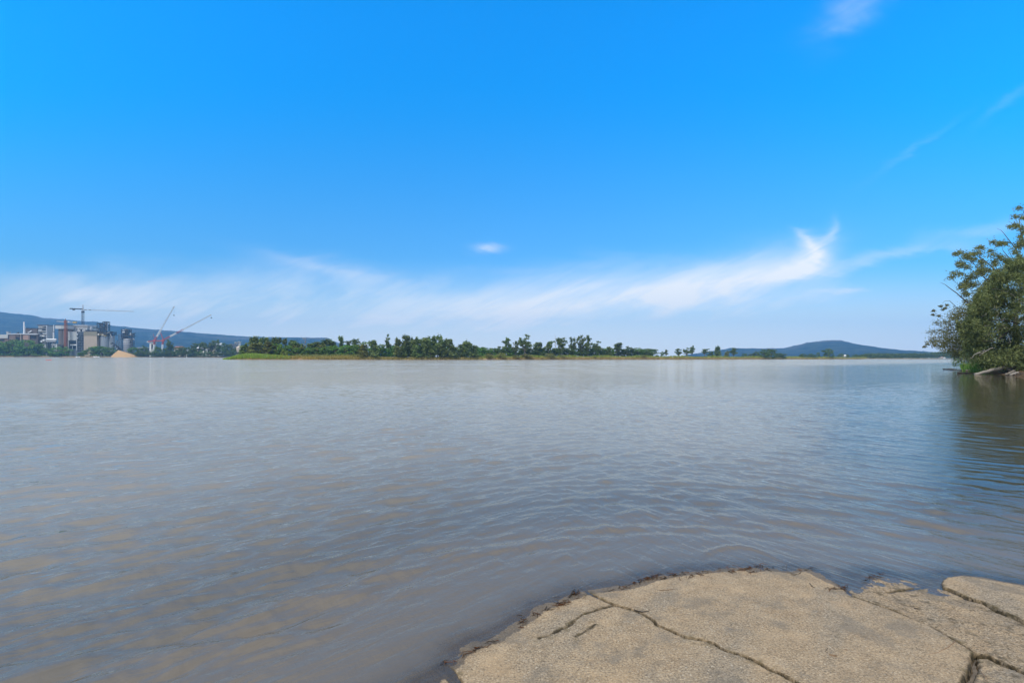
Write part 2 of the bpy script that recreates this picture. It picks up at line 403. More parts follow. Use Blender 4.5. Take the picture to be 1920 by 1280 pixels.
crA = [(1085, 1099), (1112, 1114.6), (1135, 1125), (1159, 1135.5), (1180, 1141), (1193, 1144.6), (1224, 1160), (1234, 1170.6), (1255, 1180), (1281, 1191.5), (1312.5, 1199), (1341, 1206),
       (1359, 1217.5), (1385, 1225), (1417, 1238), (1443, 1252.6), (1463.5, 1262), (1489.6, 1275), (1530, 1296), (1600, 1330), (1720, 1400)]
crB = [(1592, 1111), (1597, 1114.5), (1621, 1123), (1646, 1133), (1670, 1141), (1695, 1151), (1719, 1161), (1744, 1171), (1768, 1184), (1793, 1199), (1817, 1213.6), (1829.5, 1223), (1824.6, 1238), (1820, 1255), (1812, 1272), (1800, 1300), (1830, 1420)]
crC = [(1829.5, 1223), (1854, 1225), (1886, 1240.5), (1915, 1251.5), (1990, 1282)]
crD = [(1768, 1103), (1780.5, 1106), (1793, 1112), (1817, 1122), (1842, 1129), (1861, 1138), (1920, 1166), (2000, 1202)]
crF = [(758, 1130), (765, 1160), (779, 1185), (790, 1205), (802, 1220), (815, 1230), (850, 1260), (868, 1284)]
slabs = [
 ('broken concrete ramp slab with a thin branching crack, sinking into the water', crA + [(1500, 1650), (760, 1650)] + crF[::-1] + [(800, 1105), (950, 1080)], 0.0, 0.0),
 ('largest broken concrete ramp slab with worn grey tracks between the two long cracks', crA[::-1] + [(1150, 1086), (1280, 1062), (1400, 1050), (1500, 1050), (1545, 1074), (1580, 1098)] + crB + [(1900, 1600), (1780, 1500)], 0.0, 0.0),
 ('rough pitted concrete piece with black specks between the long crack and the smooth end piece', [(1586, 1103), (1606, 1101), (1621, 1090), (1632, 1077), (1663, 1075), (1709, 1083), (1740, 1098), (1762, 1100)] + crD + [(2090, 1246), (1990, 1281)] + crC[::-1] + crB[10::-1], 1.0, -.008),
 ('smooth pale concrete end piece with an undercut edge jutting into the water', [(1764, 1101), (1764, 1090), (1776, 1082), (1805, 1079), (1842, 1083), (1920, 1097), (2100, 1127), (2300, 1160), (2200, 1240), (2090, 1244), (2000, 1201)] + crD[::-1][1:], 0.15, .012),
 ('small broken concrete corner below the forked crack, edges crumbled', [(1831, 1227), (1854, 1229), (1886, 1244), (1915, 1255), (1990, 1286), (2090, 1340), (1990, 1480), (1850, 1400), (1812, 1300), (1822, 1272), (1830, 1254), (1832, 1240)], 0.8, -.012),
 ('mud stained concrete corner mostly under water beside the dark hole', [(744, 1168), (768, 1200), (792, 1230), (812, 1243), (842, 1268), (858, 1290), (760, 1640), (420, 1640), (520, 1330), (630, 1200)], 0.9, -.006)]
crE = [tuple(G(*p)[:2]) for p in [(1159, 1136), (1145, 1140), (1125, 1145), (1110, 1151), (1102, 1152), (1092, 1157), (1083, 1164), (1072, 1172), (1062, 1178), (1051, 1184), (1040, 1190), (1025, 1196), (1011, 1199)]]
crE2 = [tuple(G(*p)[:2]) for p in [(1117, 1176), (1105, 1186), (1092, 1194), (1080, 1199)]]
crG = [tuple(G(*p)[:2]) for p in [(1662, 1112), (1690, 1109), (1715, 1105), (1739, 1101.5)]]
def unproj(p):
    q = G(*p)
    for _ in range(4):
        z = float(slab_top(np.array([q[0]]), np.array([q[1]]))[0]); q = G(p[0], p[1], z)
    return q[:2]
for label, pp, rgh, dz_ in slabs:
    poly = np.array([unproj(p) for p in pp])
    x0, y0 = poly.min(0) - .05; x1, y1 = poly.max(0) + .05
    hx = 0.011
    gx, gy = np.meshgrid(np.arange(x0, x1, hx), np.arange(y0, y1, hx))
    wx = gx + .022 * fbm(gx * 9, gy * 9, 31) + .012 * fbm(gx * 30, gy * 30, 33, 3); wy = gy + .022 * fbm(gx * 9, gy * 9, 41) + .012 * fbm(gx * 30, gy * 30, 43, 3)
    d_ = sdist(wx, wy, [tuple(p) for p in poly])
    gapw = .003 + .008 * np.clip(fbm(gx * 3, gy * 3, 51) + .5, 0, 1) + .035 * rgh * np.clip(fbm(gx * 7, gy * 7, 57), 0, 1)
    d_ = d_ - gapw
    sd = shore_sd(gx, gy)
    z = slab_top(gx, gy, sd) + dz_ + rgh * (.016 * fbm(gx * 8, gy * 8, 61) + .012 * fbm(gx * 22, gy * 22, 63, 3)) + .0025 * fbm(gx * 45, gy * 45, 65, 2)
    ew = .006 + .018 * rgh * np.clip(fbm(gx * 6, gy * 6, 71) + .3, 0, 1)
    z = z - .012 * (1 - smooth(d_, 0, ew)) - .075 * (1 - smooth(d_, -.013, .001))
    edge = np.clip(d_, 0, 1)
    for k, (cr, wd, dp) in enumerate(((crE, .010, .014), (crE2, .005, .005), (crG, .012, .02))):
        dd = pdist(wx, wy, cr) * (1.0 + 1.6 * np.clip(fbm(gx * 12, gy * 12, 81), -.4, .5))
        z = z - dp * (1 - smooth(dd, .0, wd)); edge = np.minimum(edge, np.clip(dd - wd * .3, 0, 1))
    keep = d_ > -.016
    fk = (keep[:-1, :-1] & keep[1:, :-1] & keep[:-1, 1:] & keep[1:, 1:]).ravel()
    Fq = grid_faces(*gx.shape, False)[fk]
    used = np.unique(Fq); re = np.zeros(gx.size, np.int64); re[used] = np.arange(len(used))
    V = np.stack([gx, gy, z], -1).reshape(-1, 3)[used]
    o = link('concrete_slab', mesh_from('concrete_slab', V, re[Fq], m_con, True, {'edge': edge.ravel()[used], 'shore': sd.ravel()[used], 'rough': np.full(len(used), rgh)}))
    tag(o, label, 'slab', 'broken slabs of the boat ramp', 'thing')

# ------------------------------------------------------------------ water
m_water, n, out = mat('river_water')
g = n.new('ShaderNodeNewGeometry'); pos = g.outputs['Position']
dep = n.new('ShaderNodeAttribute', attribute_name='depth').outputs['Fac']
far = n.new('ShaderNodeAttribute', attribute_name='far').outputs['Fac']
calm = n.noise(n.vscale(pos, 0.012, 0.05, 0), 1.0, 4, 0.6)
amp = n.ss(calm, 0.36, 0.6, 0.35, 1.0)
w1 = n.noise(n.vscale(pos, 0.55, 1.5, 0), 1.0, 4, 0.6, 0.4)
w2 = n.noise(n.vscale(pos, 2.2, 5.0, 0), 1.0, 3, 0.55, 0.3)
w3 = n.noise(n.vscale(pos, 16, 24, 0), 1.0, 3, 0.6, 0.5)
chp = n.new('ShaderNodeAttribute', attribute_name='chop').outputs['Fac']
h = n.m('MULTIPLY', n.m('MULTIPLY', w1, n.m('MULTIPLY_ADD', chp, -0.035, 0.065)), n.m('MULTIPLY', far, amp))
h = n.m('ADD', h, n.m('MULTIPLY', n.m('MULTIPLY', w2, 0.016), n.m('MULTIPLY_ADD', far, 0.75, 0.25)))
px_ = n.new('ShaderNodeSeparateXYZ', {0: pos}).outputs[0]
side = n.ss(px_, -3.0, 5.0)
def crest(ang, kc, kn):
    rv_ = n.new('ShaderNodeVectorRotate', {'Vector': pos, 'Angle': R(ang)}, rotation_type='Z_AXIS')
    return n.noise(n.vscale(rv_.outputs[0], kc, kn, 0), 1.0, 4, 0.6, 0.35)
cl_, cr_ = crest(-42, 1.3, 6.5), crest(58, 1.2, 6.0)
cw = n.m('ADD', n.m('MULTIPLY', cl_, n.m('SUBTRACT', 1.15, side)), n.m('MULTIPLY', cr_, n.m('ADD', side, 0.15)))
h = n.m('ADD', h, n.m('MULTIPLY', cw, n.m('MULTIPLY_ADD', far, 0.002, 0.021)))
h = n.m('ADD', h, n.m('MULTIPLY', n.m('MULTIPLY', w3, 0.0034), n.ss(calm, 0.3, 0.65, 0.4, 1.0)))
shel0 = n.new('ShaderNodeAttribute', attribute_name='calm_tree_refl').outputs['Fac']
h = n.m('MULTIPLY', h, n.m('MULTIPLY_ADD', shel0, -0.72, 1.0))
bp0 = n.new('ShaderNodeBump', {'Height': h, 'Strength': 1.0, 'Distance': 1.0})
chop = n.new('ShaderNodeTexNoise', {'Vector': n.vscale(pos, 0.9, 2.2, 0), 'Scale': 1.0, 'Detail': 4.0, 'Roughness': 0.62})
sx = n.new('ShaderNodeVectorMath', {0: chop.outputs['Color'], 1: (0.5, 0.5, 0.5)}, operation='SUBTRACT')
sab = n.new('ShaderNodeVectorMath', {0: sx.outputs[0]}, operation='ABSOLUTE')
sxy = n.new('ShaderNodeSeparateXYZ', {0: sx.outputs[0]}); say = n.new('ShaderNodeSeparateXYZ', {0: sab.outputs[0]})
# wind chop runs towards the near shore: its steep faces look this way
skew = n.comb(n.m('MULTIPLY', sxy.outputs[0], 0.35), n.m('MULTIPLY_ADD', say.outputs[1], -0.30, -0.022), 0.0)
sxs = n.new('ShaderNodeVectorMath', {0: skew, 1: (1.0, 1.0, 0.0)}, operation='MULTIPLY')
sxa = n.new('ShaderNodeVectorMath', {0: sxs.outputs[0]}, operation='SCALE'); n.set(sxa.inputs['Scale'], n.m('MULTIPLY', n.m('MULTIPLY', chp, amp), n.ss(n.noise(n.vscale(pos, 0.30, 0.05, 0), 1.0, 4, 0.65), 0.36, 0.64, 0.15, 2.0)))
sn = n.new('ShaderNodeVectorMath', {0: bp0.outputs[0], 1: sxa.outputs[0]}, operation='ADD')
bp = n.new('ShaderNodeVectorMath', {0: sn.outputs[0]}, operation='NORMALIZE')
fr = n.new('ShaderNodeFresnel', {'IOR': 1.333, 'Normal': bp.outputs[0]})
pale_sheen = n.m('DIVIDE', n.m('SUBTRACT', dep, 1.2), 3.4, clamp=True)
bcol = n.mix(pale_sheen, n.mix(n.ss(dep, .12, .75), (.138, .118, .094), (.122, .110, .092)), (.385, .35, .29))  # paler body colour offshore stands in for the silvery sky reflection
tree_refl = n.new('ShaderNodeAttribute', attribute_name='calm_tree_refl').outputs['Fac']
bcol = n.mix(n.m('MULTIPLY', tree_refl, 0.9), bcol, (.050, .042, .026))      # body colour darkened to stand for the bank trees' reflection
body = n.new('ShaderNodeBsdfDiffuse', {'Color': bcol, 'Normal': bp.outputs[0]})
clear = n.new('ShaderNodeBsdfTransparent', {'Color': (.80, .72, .60, 1)})
turb = n.m('MAXIMUM', 0.4, n.m('SUBTRACT', 1.0, n.m('EXPONENT', n.m('MULTIPLY', dep, -110.0))), clamp=True)
base = n.new('ShaderNodeMixShader', {0: turb, 1: clear.outputs[0], 2: body.outputs[0]})
gl = n.new('ShaderNodeBsdfGlossy', {'Color': (1, .95, .87, 1), 'Roughness': n.m('MULTIPLY_ADD', far, 0.05, 0.008), 'Normal': bp.outputs[0]})
frs = n.m('MULTIPLY', fr.outputs[0], n.m('MULTIPLY_ADD', pale_sheen, -0.34, 1.0))
mx = n.new('ShaderNodeMixShader', {0: frs, 1: base.outputs[0], 2: gl.outputs[0]})
n.l.new(mx.outputs[0], out.inputs[0])

az = np.concatenate([np.linspace(-56, 56, 900), np.linspace(56, 304, 90)[1:-1]]) * PI / 180
rr = np.concatenate([np.geomspace(1.4, 60, 620), np.geomspace(60, 1300, 110)[1:]])
A, RR = np.meshgrid(az, rr); X, Y = RR * np.sin(A), RR * np.cos(A)
sd = shore_sd(X, Y)
lee = (1 - smooth(-sd, 8, 42)) * smooth(Y, 7, 12) * smooth(X / np.maximum(Y, 1), .45, .7)
top = np.where(sd > -6, slab_top(X, Y, sd), -.6)
deep = -top + .6 * smooth(-sd, .75, 3.0) + 4.0 * np.clip((-sd - 1.8) / 55, 0, 1) ** .5 * (1 - lee)  # offshore term raises the depth value to drive the painted pale sheen
Z = np.zeros_like(X)
spacing = np.maximum(RR * .0061, RR * .0022 * 1.5)
wr = np.random.default_rng(11)
kL = 1 - smooth(X / np.maximum(Y, .5), -.25, .75); kR = smooth(X / np.maximum(Y, .5), -.35, .55)
gust = .55 + 1.1 * np.clip(fbm(X / 2.3, Y / 3.5, 91, 3) + .45, 0, 1)
cx, cy_ = 1.6, .9
rad = np.hypot(X - cx, Y - cy_) + .10 * fbm(X * 1.1, Y * 1.1, 95, 3)
for i in range(92):
    lam = math.exp(wr.uniform(math.log(.12), math.log(.95)))
    grp = i % 4
    ph = wr.uniform(0, 2 * PI)
    slope = .020 if lam < .5 else .016
    if grp in (0, 1):
        th = R(128 + wr.normal(0, 16)); wgt = .25 + .9 * kL
    elif grp == 2:
        th = R(40 + wr.normal(0, 22)); wgt = .35 + .55 * kR
    else:
        th = None; wgt = .3 + .6 * kR
    fade = smooth(lam / spacing, 2.2, 5.0)
    a = slope * lam / (2 * PI) * 1.62
    loc = .35 + 1.3 * np.clip(fbm(X / (1.2 + 2.5 * lam) + i * 3.1, Y / (1.2 + 2.5 * lam) - i * 1.7, 100 + i, 2) + .5, 0, 1) ** 1.5
    arg = 2 * PI / lam * (rad if th is None else (X * math.cos(th) + Y * math.sin(th) + .06 * lam * 4 * fbm(X * .9, Y * .9, 140 + grp, 2))) + ph
    wv = np.sin(arg); wv = wv + .28 * np.cos(2 * arg)      # a little peaked
    Z += a * wv * fade * wgt * loc
Z *= gust * np.clip(deep / .16, .06, 1) * (1 - smooth(RR, 45, 60)) * (1 - .45 * lee * smooth(X / np.maximum(Y, 1), .6, .85))
# small standing wavelets pushed up in front of the ramp
for arc, am, wd in (([(1312, 1048), (1322, 1039), (1338, 1031), (1360, 1026), (1385, 1024), (1412, 1028), (1440, 1037), (1470, 1048)], .017, .045), ([(1030, 1056), (1046, 1046), (1062, 1040), (1078, 1044)], .010, .05), ([(1120, 1075), (1150, 1070), (1172, 1076)], .006, .045)):
    pl = [tuple(G(*p)[:2]) for p in arc]; dd = pdist(X, Y, pl)
    mx_, my_ = np.mean([p[0] for p in pl]), np.mean([p[1] for p in pl]); ln_ = np.hypot(pl[-1][0] - pl[0][0], pl[-1][1] - pl[0][1]) / 2
    Z += am * np.exp(-(dd / wd) ** 2) * (1 - smooth(np.hypot(X - mx_, Y - my_), ln_ * .55, ln_ * 1.15))
Z = np.where((sd > .25), -.02, Z)
Z = np.where(deep < 0, np.minimum(Z, .0015), Z)
farw = smooth(RR, 9, 45) * (1 - .8 * lee)
chopw = smooth(RR, 18, 90) * (.8 + .4 * smooth(RR, 80, 220)) * (1 - .85 * lee)
V = np.stack([X, Y, Z], -1).reshape(-1, 3)
Fq = grid_faces(len(rr), len(az), True)
wat = link('water', mesh_from('water', V, Fq, m_water, True, {'depth': np.clip(deep, 0, 5).ravel(), 'far': farw.ravel(), 'chop': chopw.ravel(), 'calm_tree_refl': ((1 - smooth(-sd, 6, 40)) * smooth(Y, 4.5, 9) * smooth(X / np.maximum(Y, 1), .70, .92)).ravel()})); tag(wat, kind='structure')
# ------------------------------------------------------------------ hills
m_hill, n, out = mat('forested_hill')
g = n.new('ShaderNodeNewGeometry'); pos = g.outputs['Position']
c = n.ramp(n.noise(pos, 0.012, 8, 0.68), [(0.36, (.008, .014, .008)), (0.5, (.036, .052, .022)), (0.62, (.085, .095, .045))])
cliff = n.new('ShaderNodeAttribute', attribute_name='cliff').outputs['Fac']
c = n.mix(n.m('MULTIPLY', cliff, n.ss(n.noise(n.vscale(pos, .004, .004, .03), 1, 4), .45, .6, 0, .8)), c, (.17, .14, .10))
b = n.new('ShaderNodeBsdfDiffuse', {'Color': c})
bp = n.new('ShaderNodeBump', {'Height': n.noise(pos, 0.03, 6, 0.7), 'Strength': 1.0, 'Distance': 60.0}); n.set(b.inputs['Normal'], bp.outputs[0])
n.l.new(b.outputs[0], out.inputs[0])
def hill(name, prof, Yr, front, backd, seed, rough_, label=None):
    px = np.linspace(prof[0][0], prof[-1][0], 520)
    py = np.interp(px, [p[0] for p in prof], [p[1] for p in prof])
    xs = (px - 960) / F * Yr
    top = EYE + (np.array([yh(p) for p in px]) - py) / F * Yr
    ts = np.concatenate([np.linspace(-1, 0, 46), np.linspace(0, 1, 16)[1:]])
    V, cl = [], []
    for t in ts:
        if t <= 0: prof_t = (1 + t) ** 1.25; yv = Yr + t * front
        else: prof_t = (1 - t) ** 1.2; yv = Yr + t * backd
        nz = fbm(xs / 420 + 3, np.full_like(xs, yv) / 420, seed, 5)
        spur = np.abs(fbm(xs / 900, np.full_like(xs, yv) / 2400, seed + 5, 4)) * 2
        z = top * prof_t * (1 - .32 * spur * (4 * prof_t * (1 - prof_t))) + nz * top.max() * .22 * np.minimum(1, (1 - prof_t) * 6 + .02)
        z = z + rough_ * fbm(xs / 30, np.full_like(xs, yv) / 30, seed + 9, 3)
        V.append(np.stack([xs * (yv / Yr) ** .3, np.full_like(xs, yv), np.maximum(z, -1)], -1)); cl.append(np.full_like(xs, smooth(prof_t, .82, .95) * (t <= 0)))
    V = np.stack(V); o = link(name, mesh_from(name, V.reshape(-1, 3), grid_faces(len(ts), len(px), False), m_hill, False, {'cliff': np.concatenate(cl)}))
    tag(o, kind='structure'); return o
hill('hills', [(-150, 581), (0, 585), (32, 588), (68, 592.5), (81, 596), (122, 598.6), (156, 602), (181, 603), (200, 606), (207, 610), (230, 612), (260, 615), (281, 617), (322, 620), (349, 622),
      (403, 626.4), (457, 630.4), (525, 632.3), (556, 633), (611, 633), (619, 635), (626, 640), (650, 646), (700, 655), (780, 664)], 4000, 2000, 700, 5, 8)
hill('hills', [(1300, 664), (1352, 655.5), (1372, 652), (1397, 653), (1430, 653), (1467, 653), (1495.6, 646.5), (1514, 642), (1541, 639), (1559, 637.4), (1577.6, 638), (1596, 644), (1621, 649.6), (1632, 649), (1650.5, 653), (1669, 657.4),
      (1696, 661), (1720, 663.5), (1800, 665), (2000, 667)], 3600, 1300, 700, 8, 6)

# ------------------------------------------------------------------ island and far banks
m_bank, n, out = mat('bank_earth')
g = n.new('ShaderNodeNewGeometry'); pos = g.outputs['Position']
zz = n.new('ShaderNodeSeparateXYZ', {0: pos}).outputs[2]
c = n.ramp(n.noise(pos, 0.25, 6, 0.65), [(0.3, (.075, .05, .03)), (0.5, (.15, .095, .058)), (0.7, (.21, .15, .10))])
gcol = n.ramp(n.noise(pos, 0.12, 5, 0.6), [(0.3, (.055, .085, .018)), (0.55, (.11, .13, .03)), (0.75, (.15, .15, .05))])
slope = n.new('ShaderNodeSeparateXYZ', {0: g.outputs['Normal']}).outputs[2]
c = n.mix(n.ss(n.m('ADD', slope, n.m('MULTIPLY', n.noise(pos, .6, 4), .3)), 0.98, 1.1), c, gcol)
c = n.mix(1.0, c, (1.7, 1.75, 1.4), 'MULTIPLY')
b = n.new('ShaderNodeBsdfDiffuse', {'Color': c})
bp = n.new('ShaderNodeBump', {'Height': n.noise(pos, .8, 5), 'Strength': 1.0, 'Distance': .8}); n.set(b.inputs['Normal'], bp.outputs[0])
n.l.new(b.outputs[0], out.inputs[0])
def bank(name, front, width, hgt, seed, step=2.0, face=3.0):
    """strip of land behind a shoreline polyline (x, y); hgt: [(x, height)]"""
    fx = np.array([p[0] for p in front]); fy = np.array([p[1] for p in front])
    s = np.concatenate([[0], np.cumsum(np.hypot(np.diff(fx), np.diff(fy)))]); q = np.arange(0, s[-1], step)
    x, y = np.interp(q, s, fx), np.interp(q, s, fy)
    y = y + 2.5 * fbm(q / 16, q * 0, seed, 3); hh = np.interp(x, [p[0] for p in hgt], [p[1] for p in hgt])
    ts = np.array([-4, -1, 0, .25, .5, .75, 1, 1.6, 2.5, 4, 8, 16, 30, 60, 100, 140]) ; ts = ts[ts <= width + 4]
    V = []
    for t in ts:
        if t < 0: z = np.full_like(x, -2.6 if t < -2 else -.9)
        else: z = -.2 + (hh + .2) * smooth(np.full_like(x, t), -.2, face * (.55)) * (1 + .35 * fbm(q / 9, np.full_like(q, t / 6), seed + 3, 4))
        if t > width - 1: z = z * 0 + .3
        V.append(np.stack([x + .5 * fbm(q / 3, np.full_like(q, t), seed + 7, 3), y + t * 1.0, z], -1))
    V = np.stack(V); o = link(name, mesh_from(name, V.reshape(-1, 3), grid_faces(len(ts), len(x), False), m_bank, True)); tag(o, kind='structure')
    return lambda X_: (float(np.interp(X_, x, y)), float(np.interp(X_, x, hh)))
def shore_pts(pts): return [((px - 960) / F * Yd, Yd) for px, Yd in pts]
ISL = [(417, 300), (430, 299), (460, 300), (500, 302), (560, 306), (640, 310), (740, 318), (800, 322), (900, 338), (980, 358), (1050, 378), (1150, 412), (1230, 440), (1300, 470), (1400, 530), (1480, 590), (1560, 640), (1620, 700)]
isl_h = [((px - 960) / F * Yd, h) for px, Yd, h in [(417, 300, .15), (428, 299, .5), (440, 300, 1.1), (470, 300, 1.9), (520, 303, 1.5), (580, 308, 1.2), (640, 310, 1.5), (740, 318, 1.1), (890, 338, 1.1), (960, 350, 1.6), (1050, 378, 1.8), (1230, 440, 1.9), (1400, 530, 1.9), (1620, 700, 1.6)]]
island_at = bank('island', shore_pts(ISL), 140, isl_h, 11)
FARB = [(1600, 840), (1640, 850), (1700, 880), (1760, 900), (1820, 930), (1900, 960), (2050, 1010)]
farbank_at = bank('far_bank', shore_pts(FARB), 140, [(0, 1.2), (2000, 1.2)], 13, 4.0)
LB = [(-320, 760), (0, 800), (90, 805), (230, 810), (330, 812), (450, 820), (560, 840), (700, 860)]
leftbank_at = bank('left_bank', shore_pts(LB), 140, [(-900, 1.3), (300, 1.3)], 15, 4.0)

# right bank near the casuarinas
rb_front = [tuple(G(px, py)[:2]) for px, py in [(1806, 689.5), (1806, 692.5), (1838, 697), (1870, 700.5), (1900, 704)]] + [(52, 52), (40, 37), (30, 26)]
gx, gy = np.meshgrid(np.arange(30, 150, .6), np.arange(26, 150, .6))
sdv = shore_sd(gx, gy)
z = np.where(sdv > 0, .95 * (1 - np.exp(-sdv / 2.2)) + .02 * np.minimum(sdv, 40), .12 * sdv) + .22 * fbm(gx / 2.2, gy / 2.2, 77, 4)
m_rb, n, out = mat('muddy_bank')
pos = n.new('ShaderNodeNewGeometry').outputs['Position']
c = n.ramp(n.noise(pos, 0.8, 6, 0.65), [(0.3, (.05, .036, .022)), (0.55, (.12, .085, .05)), (0.75, (.20, .15, .10))])
b = n.new('ShaderNodeBsdfDiffuse', {'Color': c}); bp = n.new('ShaderNodeBump', {'Height': n.noise(pos, 2.5, 5), 'Strength': 1.0, 'Distance': .3}); n.set(b.inputs['Normal'], bp.outputs[0])
n.l.new(b.outputs[0], out.inputs[0])
rbm = mesh_from('right_bank', np.stack([gx, gy, np.maximum(z, -2.0)], -1).reshape(-1, 3), grid_faces(*gx.shape, False)[(sdv[:-1, :-1] > -8).ravel()], m_rb, True)
tag(link('right_bank', rbm), kind='structure')
def rb_z(x, y):
    s_ = float(shore_sd(np.array([x]), np.array([y]))[0]); return .95 * (1 - math.exp(-max(s_, 0) / 2.2)) + .02 * min(max(s_, 0), 40)

# ------------------------------------------------------------------ foliage
F_CAS = foliage('casuarina_needles', (.016, .027, .012), (.056, .078, .034), (.12, .14, .064))
F_DARK = foliage('dark_leaves', (.012, .022, .010), (.036, .056, .022), (.075, .10, .04))
F_GUM = foliage('gum_leaves', (.014, .022, .010), (.044, .062, .026), (.092, .11, .048))
F_GREEN = foliage('bright_leaves', (.016, .034, .008), (.045, .080, .018), (.10, .145, .04))
F_LIME = foliage('lime_leaves', (.035, .055, .012), (.085, .115, .025), (.15, .17, .05))
F_OLIVE = foliage('olive_leaves', (.028, .034, .012), (.07, .076, .03), (.14, .135, .06))
F_BUSH = foliage('riverside_leaves', (.014, .034, .010), (.044, .082, .024), (.10, .15, .048))
M_BARK = simple('grey_bark', (.13, .105, .08), .9, .2, 2.0, bump=.05)
M_DEAD = simple('bleached_wood', (.27, .24, .20), .85, .15, 3.0, bump=.03)
M_DARKWOOD = simple('dark_wet_wood', (.07, .055, .042), .8, .2, 3.0, bump=.03)
M_TAN = foliage('dry_plumes', (.22, .17, .10), (.36, .29, .18), (.48, .40, .27))

def leaf_quads(cen, rad, per, size, aspect, rg, droop=0.0, shell=.5, up=0.0):
    """clumps of small leaf faces: cen (k,3), rad (k,3)"""
    cen = np.repeat(np.asarray(cen, float), per, 0); rad = np.repeat(np.asarray(rad, float), per, 0); k = len(cen)
    d = rg.normal(size=(k, 3)); d /= np.linalg.norm(d, axis=1, keepdims=True)
    r = np.clip(np.abs(rg.normal(.72, .36, k)) * (1 - shell * .0), .05, 1.7)
    p = cen + d * rad * r[:, None]
    ax = rg.normal(size=(k, 3)); ax[:, 2] = ax[:, 2] * (1 - droop) - droop * 2.2 + up * 2; ax /= np.linalg.norm(ax, axis=1, keepdims=True)
    nr = d + .7 * rg.normal(size=(k, 3)); b_ = np.cross(ax, nr); b_ /= np.linalg.norm(b_, axis=1, keepdims=True) + 1e-9
    s = size * (.6 + .8 * rg.random(k))[:, None]
    a2, b2 = ax * s * aspect * .5, b_ * s * .5
    V = np.stack([p - a2, p + b2 * .9 - a2 * .1, p + a2, p - b2 * .9 + a2 * .1], 1).reshape(-1, 3)
    return V, np.arange(4 * k).reshape(-1, 4)
def limb(p0, p1, n_, rg, wob=.06):
    p0, p1 = np.array(p0, float), np.array(p1, float); L = np.linalg.norm(p1 - p0)
    return [tuple(p0 + (p1 - p0) * t + rg.normal(size=3) * wob * L * math.sin(PI * t)) for t in np.linspace(0, 1, n_)]

